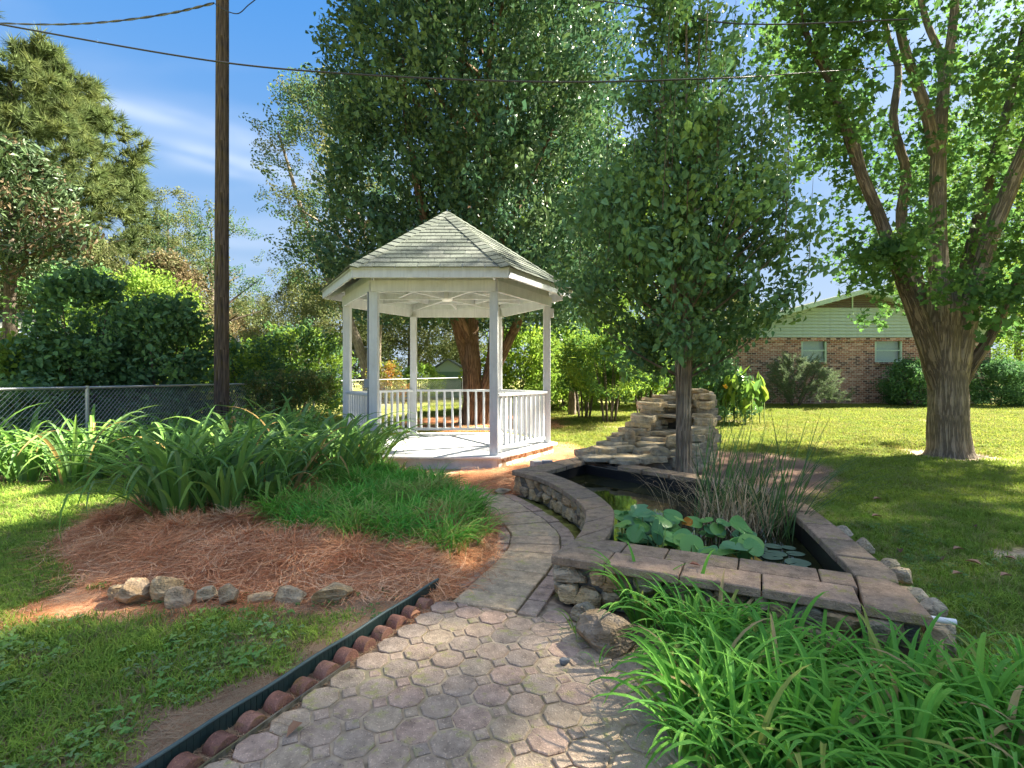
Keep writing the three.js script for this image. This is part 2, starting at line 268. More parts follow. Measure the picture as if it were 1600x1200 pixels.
const pathC = [[-0.17, 3.0], [-0.05, 3.33], [0.05, 3.6], [0.15, 3.95], [0.195, 4.35], [0.16, 4.6], [0.09, 4.85], [-0.035, 5.2], [-0.16, 5.5], [-0.32, 5.85], [-0.62, 6.35], [-0.95, 6.9], [-1.15, 7.6]];
const pathCurve = new THREE.CatmullRomCurve3(pathC.map(([x, D]) => P(x, D)), false, 'centripetal');
const pathDist = (x, D) => { let m = 9; for (let i = 0; i < pathC.length - 1; i++) { const [a, b] = pathC[i], [e, f] = pathC[i + 1]; const t = clamp(((x - a) * (e - a) + (D - b) * (f - b)) / ((e - a) ** 2 + (f - b) ** 2)); m = Math.min(m, Math.hypot(x - a - t * (e - a), D - b - t * (f - b))); } return m; };
function landY(x, D) { return 0.30 * smooth(9.5, 21, D) + 0.05 * smooth(-4, -7, x) * smooth(5, 8, D) + 0.9 * smooth(26, 80, D); }
const moundY = (x, D) => { const d = inside(BED, x, D); return d <= 0 ? 0 : 0.155 * smooth(-0.02, 0.40, d) * (0.8 + 0.8 * fbm(x * 1.7, 2, D * 1.7, 3) + 0.35 * noise(x * 4.5, 1, D * 4.5)) + 0.012 * smooth(0, 0.05, d); };
const groundY = (x, D) => landY(x, D);
const bare = (x, D) => { // 1 where the lawn gives way to soil
  const n = fbm(x * 2.4, 4, D * 2.4, 4);
  const edge = 1 - smooth(0.05, 0.30 + 0.2 * n, Math.abs(inside(BED, x, D)));
  const byEdging = smooth(-0.52, -0.22, x + 1.87 - D * 0.465 + 0.45 * n) * (D < 3.4 && x < 0.3 ? 1 : 0);
  const rocks = D < 4.2 && D > 2.75 && x > -2.85 && x < -0.3 ? (1 - smooth(0.12, 0.40 + 0.5 * n, Math.abs(D - 3.12))) : 0;
  const tree = 1 - smooth(0.5, 1.15 + 0.4 * n, Math.hypot(x - 7.65, D - 9.1));
  const worn = smooth(0.12, 0.3, fbm(x * 0.35 + 7, 1, D * 0.6, 3)) * smooth(11, 14, D) * 0.6;
  const plot = 1 - smooth(0.1, 0.3, Math.hypot((x - 3.9) / 1.2, D - 3.95));
  return clamp(Math.max(edge * (x > -3.1 && D < 5 ? 0.9 : 0.15), byEdging, rocks, tree, worn, plot * 0.9));
};
const lawn = (x, D) => {
  if (D < 0.3 || inside(BED, x, D) > -0.02 || inside(BACKBED, x, D) > -0.1 || inside(POND, x, D) > -0.04 || inside(PATIO, x, D) > -0.05 || hexDist(x, D) < 1.62 || inside(STRAW2, x, D) > -0.05 || inside(MULCH, x, D) > -0.05) return 0;
  if (x > 0.3 && x < 2.0 && D < 3.3) return 0.0;
  if (pathDist(x, D) < 0.36) return 0;
  if (Math.hypot((x + 0.8) / 1.15, D - 14.2) < 1.9) return 0;
  return 1 - bare(x, D);
};

{ // ground: one sheet to the horizon
  const n = 340, pos = [], col = [], uv = [], idx = [];
  const f = (s) => 13 * s + 400 * s ** 9;
  for (let j = 0; j <= n; j++) for (let i = 0; i <= n; i++) {
    const x = f(i / n * 2 - 1), D = 8 + f(j / n * 2 - 1);
    let y = groundY(x, D) - 0.012 + 0.012 * fbm(x * 1.5, 0, D * 1.5, 3);
    y = lerp(y, 0.012 + 0.004 * fbm(x * 9, 0, D * 9, 2), smooth(-0.03, 0.05, inside(PATIO, x, D))); y = lerp(y, 0.002, smooth(0.36, 0.30, pathDist(x, D)) * smooth(0.02, -0.02, inside(PATIO, x, D)));
    if (inside(POND, x, D) > 0.1) y = -0.35;
    pos.push(x, y, -D); uv.push(x, D);
    const nn = fbm(x * 0.8, 6, D * 0.8, 4), b = bare(x, D), far = smooth(10, 24, D);
    let c = [lerp(0.15, 0.23, clamp(0.5 + 1.3 * nn)), lerp(0.175, 0.225, clamp(0.5 + 1.3 * nn)), 0.05];
    c = c.map((v, k) => lerp(v, [0.42, 0.335, 0.25][k], b));
    const straw = Math.max(smooth(-0.1, 0.1, inside(STRAW2, x, D)), smooth(-0.1, 0.1, 1.9 - Math.hypot((x + 0.8) / 1.15, D - 14.2)), smooth(-0.05, 0.05, inside(BED, x, D)));
    c = c.map((v, k) => lerp(v, [0.34, 0.17, 0.10][k], straw));
    const mul = smooth(-0.15, 0.1, inside(MULCH, x, D)); c = c.map((v, k) => lerp(v, [0.38, 0.245, 0.19][k], mul));
    const bb = smooth(-0.2, 0.1, inside(BACKBED, x, D)); c = c.map((v, k) => lerp(v, [0.17, 0.12, 0.08][k], bb));
    const lil = x > 0.3 && x < 2.4 && D < 3.2 ? 1 : 0; c = c.map((v, k) => lerp(v, [0.22, 0.16, 0.115][k], lil));
    const pj = smooth(0.34, 0.28, pathDist(x, D)); c = c.map((v, k) => lerp(v, [0.22, 0.19, 0.115][k], pj)); const grout = smooth(-0.02, 0.02, inside(PATIO, x, D)), mossy = smooth(0.0, 0.25, fbm(x * 2.2, 11, D * 2.2, 3)); c = c.map((v, k) => lerp(v, lerp([0.46, 0.36, 0.25][k], [0.36, 0.30, 0.18][k], mossy), grout));
    col.push(...c.map((v) => v * 1.7));
  }
  for (let j = 0; j < n; j++) for (let i = 0; i < n; i++) { const a = j * (n + 1) + i; idx.push(a, a + 1, a + n + 1, a + 1, a + n + 2, a + n + 1); }
  const g = new THREE.BufferGeometry(); g.setAttribute('position', new THREE.Float32BufferAttribute(pos, 3)); g.setAttribute('color', new THREE.Float32BufferAttribute(col, 3)); g.setAttribute('uv', new THREE.Float32BufferAttribute(uv, 2)); g.setIndex(idx); g.computeVertexNormals();
  struct('ground', g, std(white, { vertexColors: true, map: T.soil, bumpMap: T.soilBump, bumpScale: 0.02, roughness: 0.97 }), 'grass and soil ground of the garden');
}
// ---------------------------------------------------------------- leaves and blades
function leafInto(s, b, dir, nrm, L, W, fold = 0.25, droop = 0.25) { // a leaf with midrib: eight faces
  const side = V().crossVectors(dir, nrm).normalize(), at = (t, w, up) => b.clone().addScaledVector(dir, t * L).addScaledVector(nrm, up * W - droop * t * t * L).addScaledVector(side, w * W);
  const r0 = at(0, 0, 0), r1 = at(0.36, 0, 0), r2 = at(0.72, 0, 0), r3 = at(1, 0, 0);
  for (const k of [-1, 1]) { const a = at(0.3, 0.5 * k, fold), c = at(0.66, 0.40 * k, fold * 0.8); s.tri(r0, a, r1); s.tri(r1, a, c); s.tri(r1, c, r2); s.tri(r2, c, r3); }
}
function lobedInto(s, b, dir, nrm, L) { // a maple-like leaf with five points
  const side = V().crossVectors(dir, nrm).normalize(), pts = [[0, 0], [0.12, -0.34], [0.3, -0.28], [0.5, -0.56], [0.58, -0.24], [1, 0], [0.58, 0.24], [0.5, 0.56], [0.3, 0.28], [0.12, 0.34]];
  const q = pts.map(([t, w]) => b.clone().addScaledVector(dir, t * L).addScaledVector(side, w * L).addScaledVector(nrm, L * (0.25 * Math.abs(w) - 0.3 * t * t)));
  const c = b.clone().addScaledVector(dir, 0.42 * L).addScaledVector(nrm, -0.06 * L);
  for (let i = 0; i < q.length; i++) s.tri(c, q[i], q[(i + 1) % q.length]);
}
function kiteInto(s, b, dir, nrm, L, W) {
  const side = V().crossVectors(dir, nrm).normalize(), m = b.clone().addScaledVector(dir, 0.5 * L), t = b.clone().addScaledVector(dir, L).addScaledVector(nrm, -0.2 * L);
  const l = m.clone().addScaledVector(side, W / 2).addScaledVector(nrm, 0.15 * W), r = m.clone().addScaledVector(side, -W / 2).addScaledVector(nrm, 0.15 * W);
  s.tri(b, l, t); s.tri(b, t, r);
}
const rndDir = (r) => { const z = r() * 2 - 1, a = r() * 2 * Math.PI, q = Math.sqrt(1 - z * z); return V(q * Math.cos(a), z, q * Math.sin(a)); };
function sprayGeo(seed, kind, n, L, len) { // a twig along +y with n leaves
  const r = rngOf(seed), s = new Soup();
  const bend = V((r() - 0.5) * 0.3, 0, (r() - 0.5) * 0.3), at = (t) => V(bend.x * t * t * len, t * len, bend.z * t * t * len);
  if (kind !== 'clump') { const w = 0.0022 + L * 0.012; for (let i = 0; i < 2; i++) { const a = at(i / 2), b = at((i + 1) / 2); for (const k of [V(w, 0, 0), V(0, 0, w)]) s.quad(a.clone().sub(k), a.clone().add(k), b.clone().addScaledVector(k, 0.6), b.clone().addScaledVector(k, -0.6)); } }
  for (let i = 0; i < n; i++) {
    const t = 0.12 + 0.88 * (i + 0.5) / n, a = i * 2.4 + r() * 0.8, out = V(Math.cos(a), 0.25 + 0.5 * r(), Math.sin(a)).normalize(), l = L * (0.7 + 0.55 * r());
    if (kind === 'clump') {
      const p = rndDir(r).multiplyScalar(len * Math.pow(r(), 0.45)); p.y *= 0.75; const dir = rndDir(r), nrm = V().crossVectors(dir, rndDir(r)).normalize(); kiteInto(s, p, dir, nrm, l, l * 0.62); continue;
    }
    const b = at(t).addScaledVector(out, l * (0.25 + 0.9 * r()));
    const dir = out.clone().addScaledVector(UP, -0.75 - 0.9 * r()).addScaledVector(rndDir(r), 0.55).normalize();
    const nrm = V().crossVectors(V().crossVectors(dir, UP.clone().addScaledVector(rndDir(r), 0.7)), dir).normalize();
    if (kind === 'ovate') leafInto(s, b, dir, nrm, l, l * 0.66); else if (kind === 'lobed') lobedInto(s, b, dir, nrm, l * 1.05); else if (kind === 'long') leafInto(s, b, dir, nrm, l, l * 0.36); else kiteInto(s, b, dir, nrm, l, l * 0.6);
  }
  return s.geo();
}
function needleGeo(seed, n, len, L) { // a pine shoot bristling with needles
  const r = rngOf(seed), s = new Soup();
  for (let i = 0; i < n; i++) { const t = r(), b = V(0, t * len, 0), dir = rndDir(r).addScaledVector(UP, 0.9).normalize(), w = V().crossVectors(dir, rndDir(r)).normalize().multiplyScalar(L * 0.038); s.tri(b.clone().sub(w), b.clone().add(w), b.clone().addScaledVector(dir, L * (0.7 + 0.4 * r()))); }
  return s.geo();
}
const quatY = (dir, roll) => new THREE.Quaternion().setFromUnitVectors(UP, dir).multiply(new THREE.Quaternion().setFromAxisAngle(UP, roll));
function scatter(name, geos, mat, list, parent) { // list of {p, q, s, c}; one instanced part per geometry
  geos.forEach((g, k) => {
    const mine = list.filter((_, i) => i % geos.length === k); if (!mine.length) return;
    const m = shade(new THREE.InstancedMesh(g, mat, mine.length)), X = new THREE.Matrix4(), sc = V();
    mine.forEach((e, i) => { X.compose(e.p, e.q, typeof e.s === 'number' ? sc.setScalar(e.s) : e.s); m.setMatrixAt(i, X); m.setColorAt(i, e.c); });
    m.name = parent === scene ? numbered(name) : name; m.userData.kind = 'stuff'; parent.add(m);
  });
}
const mixC = (cols, r) => { const a = cols[Math.floor(r() * cols.length)], k = 0.78 + 0.44 * r(); return C(a[0] * k, a[1] * k, a[2] * k); };
const SPRAY = {
  pear: [1, 2, 3].map((k) => sprayGeo(k, 'ovate', 13, 0.064, 0.30)),
  big: [4, 5, 6].map((k) => sprayGeo(k, 'ovate', 15, 0.092, 0.50)),
  lobed: [7, 8, 9].map((k) => sprayGeo(k, 'lobed', 13, 0.098, 0.50)),
  small: [10, 11].map((k) => sprayGeo(k, 'kite', 20, 0.07, 0.5)),
  far: [12, 13, 14].map((k) => sprayGeo(k, 'clump', 55, 0.15, 0.62)),
  airy: [15, 16].map((k) => sprayGeo(k, 'kite', 24, 0.13, 0.85)),
  shrub: [17, 18].map((k) => sprayGeo(k, 'ovate', 15, 0.075, 0.30)),
  long: [19, 20].map((k) => sprayGeo(k, 'long', 16, 0.10, 0.34)),
  magnolia: [21, 22].map((k) => sprayGeo(k, 'long', 13, 0.22, 0.42)),
  pine: [23, 24].map((k) => needleGeo(k, 64, 0.30, 0.34)),
  feather: [25, 26].map((k) => needleGeo(k, 90, 0.42, 0.12)),
};
const G = { // leaf colours
  pear: [[0.11, 0.215, 0.07], [0.085, 0.185, 0.07], [0.145, 0.25, 0.065], [0.10, 0.205, 0.09]],
  back: [[0.06, 0.125, 0.06], [0.075, 0.15, 0.058], [0.05, 0.115, 0.06], [0.10, 0.165, 0.06]],
  maple: [[0.09, 0.19, 0.048], [0.075, 0.165, 0.05], [0.11, 0.21, 0.045]],
  sunny: [[0.20, 0.32, 0.04], [0.17, 0.28, 0.045], [0.24, 0.34, 0.045]],
  camellia: [[0.075, 0.165, 0.06], [0.10, 0.205, 0.06], [0.085, 0.18, 0.075]],
  pine: [[0.10, 0.14, 0.045], [0.085, 0.12, 0.04], [0.13, 0.16, 0.05]],
  olive: [[0.13, 0.16, 0.05], [0.11, 0.145, 0.05], [0.16, 0.17, 0.06]],
  brown: [[0.21, 0.16, 0.08], [0.17, 0.15, 0.07], [0.14, 0.15, 0.06]],
  magnolia: [[0.06, 0.10, 0.04], [0.13, 0.095, 0.05], [0.07, 0.115, 0.04], [0.06, 0.105, 0.045]],
  ivy: [[0.07, 0.15, 0.06], [0.10, 0.20, 0.06], [0.06, 0.13, 0.055]],
};
// leafy twigs through a crown: r(t) radius at height fraction t, clumped by noise
function crown(parent, name, geos, mat, cols, n, seed, base, y0, y1, rFn, o = {}) {
  const r = rngOf(seed), list = [], { scale = 1, gap = -0.1, freq = 0.55, up = 0.35, shell = 0.5, lean = [0, 0], squash = 1, odd = 0, oddCol, keep } = o; let tries = 0;
  while (list.length < n && tries++ < n * 12) {
    const t = r(), y = lerp(y0, y1, t), a = r() * 2 * Math.PI, R = rFn(t) * (1 + (o.lump ?? 0.28) * noise(Math.cos(a) * 1.5 + seed, y * (o.lump ? 1.3 : 0.45), Math.sin(a) * 1.5));
    if (r() * 1.0 > rFn(t) / (o.rMax || 1e-9) && o.rMax) continue;
    const rho = R * Math.pow(r(), shell), p = V(base.x + Math.cos(a) * rho + lean[0] * t, base.y + y, base.z + Math.sin(a) * rho * squash + lean[1] * t);
    if (noise(p.x * freq + seed * 3, p.y * freq, p.z * freq) < gap + 0.15 * (r() - 0.5)) continue;
    if (keep && !keep(p)) continue;
    const dir = V(Math.cos(a) * (1 - 0.4 * r()), up + 0.9 * (r() - 0.5), Math.sin(a) * (1 - 0.4 * r())).addScaledVector(rndDir(r), 0.5).normalize();
    list.push({ p, q: quatY(dir, r() * 6.28), s: scale * (0.58 + 0.75 * r()), c: odd && r() < odd ? mixC(oddCol, r) : mixC(cols, r) });
  }
  scatter(name, geos, mat, list, parent); return list.length;
}
// limbs that rise from a trunk and reach into the crown
function limbs(parent, mat, seed, base, y0, y1, rFn, n, r0, o = {}) {
  const r = rngOf(seed), { rise = 1.0, lean = [0, 0] } = o;
  for (let i = 0; i < n; i++) {
    const t = (i + 0.3 + 0.4 * r()) / n * 0.75, a = i * 2.4 + r(), y = lerp(y0, y1, t * 0.8), R = rFn(Math.min(1, t + 0.22)) * 0.82, k = 1 - 0.6 * t;
    const s = V(base.x + lean[0] * t * 0.8, base.y + y, base.z + lean[1] * t * 0.8), e = V(s.x + Math.cos(a) * R, s.y + R * rise * (0.6 + 0.5 * r()), s.z + Math.sin(a) * R), m = s.clone().lerp(e, 0.5).add(V((r() - 0.5) * 0.3 * R, 0.12 * R * (r() - 0.2), (r() - 0.5) * 0.3 * R));
    part('limb', tube([s, m, e], [r0 * k, r0 * k * 0.6, r0 * k * 0.2], 6, 0.1, i, 8), mat, parent);
  }
}
function tree(name, label, category, o) { // o: at, trunk [[dx, y, dz, r]...], y0, y1, r(t), n, spray, mat, cols ...
  const t = thing(name, label, category, V(0, 0, 0), 0, o.group), b = P(o.at[0], o.at[1], landY(...o.at) - 0.03);
  const mt = o.barkMat || M.bark;
  for (const tr of o.trunks || [[[0, 0, 0, o.tr], [0.05, o.y1 * 0.5, 0, o.tr * 0.6], [0, o.y1 * 0.92, 0, o.tr * 0.15]]]) part('trunk', tube(tr.map((q) => V(b.x + q[0] + (o.lean ? o.lean[0] * q[1] / o.y1 : 0), b.y + q[1], b.z - q[2])), tr.map((q) => q[3]), o.seg || 9, 0.18, o.seed, 14), mt, t);
  if (o.limbs) limbs(t, mt, o.seed + 1, b, o.limbY ?? o.y0, o.y1, o.r, o.limbs, o.tr * 0.5, { rise: o.rise ?? 0.8, lean: o.lean || [0, 0] });
  crown(t, o.crownName || 'crown', o.spray, o.mat || M.leaf, o.cols, o.n, o.seed, b, o.y0, o.y1, o.r, o);
  return t;
}
const egg = (R, lo = 0.35) => (t) => R * Math.pow(Math.max(0, Math.sin(Math.PI * Math.pow(clamp(t), lo < 0.5 ? 0.75 : 1))), 0.6);
const dome = (R) => (t) => R * Math.sqrt(Math.max(0.02, 1 - Math.pow(Math.max(0, t), 2.2)));

// a strap leaf: rises at angle e, arches over; local frame grows along +x and y
function strapGeo(L, W, e, curl, twist = 0, n = 9, fold = 0.3, kink = 0) {
  const s = new Soup(), row = []; let x = 0, y = 0, a = e;
  for (let i = 0; i <= n; i++) {
    const t = i / n, w = W * (t < 0.12 ? 0.6 + 3.2 * t : Math.pow(Math.max(0, 1 - Math.pow((t - 0.12) / 0.88, 2.3)), 0.8)), z = twist * t * t * L;
    row.push([V(x, y + fold * w, z - w / 2), V(x, y, z), V(x, y + fold * w, z + w / 2)]);
    x += Math.cos(a) * L / n; y += Math.sin(a) * L / n; a -= curl / n * (0.5 + 1.3 * t); if (kink && i === Math.round(n * 0.6)) a -= kink;
  }
  for (let i = 0; i < n; i++) { s.quad(row[i][0], row[i][1], row[i + 1][1], row[i + 1][0]); s.quad(row[i][1], row[i][2], row[i + 1][2], row[i + 1][1]); }
  return s.geo();
}
// ---------------------------------------------------------------- gazebo
const FLOOR = 0.216;
{
  const g = thing('gazebo', 'white six-sided wooden gazebo with a green shingle roof at the end of the path', 'gazebo', P(hexC.x, hexC.D, 0));
  const L = (x, d, y) => V(x, y, -d);                       // local, d away from the photographer
  const ang = (k) => k * Math.PI / 3;                       // side k: 0 faces the photographer, 1 the right front, ...
  const nrm = (k) => [Math.sin(ang(k)), -Math.cos(ang(k))]; // [x, d] outwards
  const cor = (k, R) => { const a = ang(k) + Math.PI / 6; return [Math.sin(a) * R, -Math.cos(a) * R]; }; // corner between side k and k + 1
  const R = 1.766, ap = R * 0.866, rot = (geo, k, off) => { const m = new THREE.Matrix4().makeRotationY(ang(k)); geo.applyMatrix4(m); const [nx, nd] = nrm(k); geo.translate(nx * off, 0, -nd * off); return geo; };
  const grp = (n) => { const q = new THREE.Group(); q.name = n; g.add(q); return q; }, floorG = grp('floor'), roofG = grp('roof');
  // deck: boards clipped to the hexagon
  for (let i = 0; i < 24; i++) {
    const w = 0.139, d0 = -1.66 + i * w, d1 = d0 + w - 0.006, hw = (d) => Math.max(0, (1.66 / 0.866) - Math.abs(d) * 0.5774 - 0.012);
    const poly = d0 < 0 && d1 > 0 ? [[-hw(d0), d0], [hw(d0), d0], [hw(0), 0], [hw(d1), d1], [-hw(d1), d1], [-hw(0), 0]] : [[-hw(d0), d0], [hw(d0), d0], [hw(d1), d1], [-hw(d1), d1]];
    part('floor_board', slab(poly, FLOOR - 0.002 * (i % 2), 0.03, 0.002), M.deck, floorG);
  }
  for (let k = 0; k < 6; k++) {
    const sideL = 2 * 1.63 * 0.5774;
    part('skirt_board', rot(box(sideL - 0.02, 0.2, 0.03, 0, 0.085, 0, 0.003), k, 1.625), k === 1 || k === 2 ? M.peel : M.paint, g);
    part('floor_edge', rot(box(sideL + 0.06, 0.035, 0.07, 0, FLOOR - 0.02, 0, 0.005), k, 1.665), M.deck, g);
  }
  for (let k = 0; k < 6; k++) { const [x, d] = cor(k, R); part('post', rot(box(0.125, 2.62 - FLOOR, 0.125, 0, 0, 0, 0.006), 0, 0).translate(x, FLOOR + (2.62 - FLOOR) / 2, -d), M.paint, g); }
  for (let k = 0; k < 6; k++) {
    part('beam', rot(box(R + 0.05, 0.165, 0.045, 0, 2.70, 0, 0.004), k, ap + 0.065), M.paint, g);
    part('frieze', rot(box(R - 0.02, 0.14, 0.03, 0, 2.85, 0), k, ap + 0.03), M.ceiling, g);
    part('fascia', rot(box(2.2 + 0.02, 0.145, 0.03, 0, 2.835, 0, 0.004), k, 2.2 * 0.866 - 0.014), M.paint, g);
  }
  // roof deck
  const apex = V(0, 4.29, 0), eR = 2.225, eY = 2.905;
  const face = (k, d = 0) => { const [a, b] = cor(k - 1, eR), [c, e] = cor(k, eR); return [L(a, b, eY + d), L(c, e, eY + d), apex.clone().add(V(0, d, 0))]; };
  for (let k = 0; k < 6; k++) {
    const [a, b, c] = face(k), lo = [a, b, c].map((p) => p.clone().add(V(0, -0.03, 0))), s = new Soup();
    s.tri(a, b, c); s.tri(lo[0], lo[2], lo[1]); s.quad(lo[0], lo[1], b, a); part('roof_panel', boxUV(s.geo()), M.ceiling, roofG);
    const [x, d] = cor(k, 1); part('rafter_tail', bar(L(x * 1.78, d * 1.78, 2.965), L(x * 2.16, d * 2.16, 2.80), 0.045, 0.11), M.paint, g);
    part('ceiling_joist', bar(L(x * 1.70, d * 1.70, 2.80), L(x * 0.11, d * 0.11, 2.80), 0.045, 0.115), M.paint, g);
    const [nx, nd] = nrm(k); part('ceiling_joist', bar(L(nx * 1.50, nd * 1.50, 2.815), L(nx * 0.75, nd * 0.75, 2.815), 0.04, 0.085), M.paint, g);
    part('ceiling_joist', bar(L(...cor(k - 1, 0.86), 2.812), L(...cor(k, 0.86), 2.812), 0.035, 0.09), M.paint, g);
  }
  for (let i = 0; i < 22; i++) { const w = 0.142, d0 = -1.555 + i * w, d1 = d0 + w - 0.004, hw = (d) => Math.max(0.02, 1.80 - Math.abs(d) * 0.5774 - 0.02); part('ceiling_board', slab([[-hw(d0), d0], [hw(d0), d0], [hw(d1), d1], [-hw(d1), d1]], 2.89 - 0.001 * (i % 2), 0.018, 0.002), M.ceiling, g); }
  // shingles laid course by course; the far faces are joined
  const far = [], rr = rngOf(77), rows = 16;
  for (let k = 0; k < 6; k++) {
    const [A, B, Cc] = face(k, 0.004), mid = A.clone().add(B).multiplyScalar(0.5), upv = Cc.clone().sub(mid), len = upv.length(); upv.normalize();
    const ux = B.clone().sub(A).normalize(), nv = V().crossVectors(ux, upv).normalize(), half = A.distanceTo(B) / 2, ex = len / rows;
    const at = (u, v, h) => mid.clone().addScaledVector(ux, u).addScaledVector(upv, v).addScaledVector(nv, h);
    for (let q = 0; q < rows; q++) {
      const v0 = q * ex - (q ? 0.004 : 0.02), v1 = Math.min(len, v0 + ex * 1.35), hw0 = half * (1 - Math.max(0, v0) / len), hw1 = half * (1 - v1 / len), w = 0.315;
      for (let u = -half - w * ((q % 3) / 3 + 0.02); u < hw0; u += w) {
        const a0 = clamp(u + 0.005, -hw0, hw0), b0 = clamp(u + w - 0.005, -hw0, hw0), a1 = clamp(u + 0.005, -hw1, hw1), b1 = clamp(u + w - 0.005, -hw1, hw1);
        if (b0 - a0 < 0.02) continue;
        const h0 = 0.014 + 0.003 * rr(), h1 = 0.003, s = new Soup();
        const p = [at(a0, v0, h0), at(b0, v0, h0), at(b1, v1, h1), at(a1, v1, h1)], z = [at(a0, v0, 0), at(b0, v0, 0), at(b1, v1, 0), at(a1, v1, 0)];
        s.quad(...p); s.quad(z[0], z[1], p[1], p[0]); s.quad(z[1], z[2], p[2], p[1]); s.quad(z[3], z[0], p[0], p[3]);
        const geo = boxUV(s.geo()); if (k === 0 || k === 1 || k === 5) part('shingle', geo, M.shingle[Math.floor(rr() * 4)], roofG); else far.push(geo);
      }
    }
    const [hx, hd] = cor(k, eR), hipA = L(hx, hd, eY), hipDir = apex.clone().sub(hipA), hl = hipDir.length(); hipDir.normalize();
    const n1 = (j) => { const [a, b, c] = face(j); return V().crossVectors(b.clone().sub(a), c.clone().sub(a)).normalize(); };
    const nL = n1(k), nR = n1((k + 1) % 6), dL = V().crossVectors(nL, hipDir).normalize().multiplyScalar(1), dR = V().crossVectors(hipDir, nR).normalize();
    for (let q = 0; q < 18; q++) {
      const s0 = q / 18 * hl - 0.01, s1 = Math.min(hl + 0.02, s0 + hl / 18 * 1.4), s = new Soup(), w = Math.min(0.145, 0.02 + (hl - s0) * 0.5), w1 = Math.min(w, 0.02 + (hl - s1) * 0.5 + 0.01), up2 = nL.clone().add(nR).normalize();
      const c0 = hipA.clone().addScaledVector(hipDir, s0).addScaledVector(up2, 0.034), c1 = hipA.clone().addScaledVector(hipDir, s1).addScaledVector(up2, 0.022);
      for (const [d, n] of [[dL, nL], [dR, nR]]) { const sg = d.dot(V(hx, 0, -hd)) , e0 = c0.clone().addScaledVector(d, w).addScaledVector(n, -0.004), e1 = c1.clone().addScaledVector(d, w1).addScaledVector(n, -0.004), dn = n.clone().multiplyScalar(-0.016); s.quad(c0, e0, e1, c1); s.quad(c0.clone().add(dn), e0.clone().add(dn), e0, c0); s.quad(e0.clone().add(dn), e1.clone().add(dn), e1, e0); }
      const geo = boxUV(s.geo()); if (k === 0 || k === 5) part('shingle', geo, M.shingle[Math.floor(rr() * 4)], roofG); else far.push(geo);
    }
  }
  part('shingle', merge(far), M.shingle[1], roofG, 'stuff');
  // railings on every side but the front
  for (let k = 1; k < 6; k++) {
    const n = 10, Lr = R - 0.125, rail = grp('railing');
    part('top_rail', rot(box(Lr, 0.045, 0.10, 0, FLOOR + 0.885, 0, 0.008), k, ap), M.paint, rail);
    part('bottom_rail', rot(box(Lr, 0.05, 0.045, 0, FLOOR + 0.09, 0, 0.004), k, ap), M.paint, rail);
    for (let i = 0; i < n; i++) { const x = ((i + 0.5) / n - 0.5) * (Lr - 0.02), b = box(0.042, 0.75, 0.042, 0, 0, 0, 0.003); if (k === 1 && i === 0) b.rotateZ(-0.09); b.translate(x, FLOOR + 0.488, 0); part('baluster', rot(b, k, ap), M.paint, rail); }
  }
  const lamp = new THREE.LatheGeometry([[0.001, 0], [0.08, 0.0], [0.10, 0.03], [0.09, 0.06], [0.05, 0.10], [0.05, 0.16]].map(([a, b]) => new THREE.Vector2(a, b)), 20); lamp.translate(0, 2.715, 0); part('ceiling_light', lamp, M.pvc, g);
  { const [x, d] = cor(5, R); part('conduit', tube([L(x - 0.085, d - 0.02, 2.62), L(x - 0.085, d - 0.02, 0.5), L(x - 0.09, d - 0.03, 0.3), L(x - 0.13, d - 0.09, FLOOR)], [0.014, 0.014, 0.014, 0.014], 8), M.conduit, g); part('junction_box', box(0.085, 0.13, 0.07, x - 0.095, 1.27, -d + 0.02, 0.008), M.conduit, g); }
  { const [x, d] = cor(1, R); part('outlet_box', box(0.06, 0.16, 0.05, x + 0.09, 2.5, -d + 0.03, 0.006), M.paint, g); }
}
{ // dry leaves on the gazebo floor
  const r = rngOf(5); for (const [u, D] of [[-1.75, 9.9], [-1.35, 9.5], [-0.9, 9.2], [-1.9, 9.0], [-0.75, 8.9], [-0.95, 8.75], [-1.35, 8.6], [-1.7, 9.6], [-0.3, 9.5], [-2.0, 9.7], [-1.1, 10.1]]) {
    const s = new Soup(), a = r() * 6.28; leafInto(s, V(0, 0, 0), V(Math.cos(a), 0.08, Math.sin(a)).normalize(), UP, 0.055 + 0.03 * r(), 0.035, 0.35, 0.2);
    const o = part('dry_leaf', s.geo().translate(0, 0.012, 0), std(C(0.20, 0.14, 0.09), { side: THREE.DoubleSide }), scene); o.position.copy(P(u, D, FLOOR)); tag(o, 'small brown dry leaf lying on the white gazebo floor', 'leaf', 'dry leaves on the gazebo floor');
  }
}
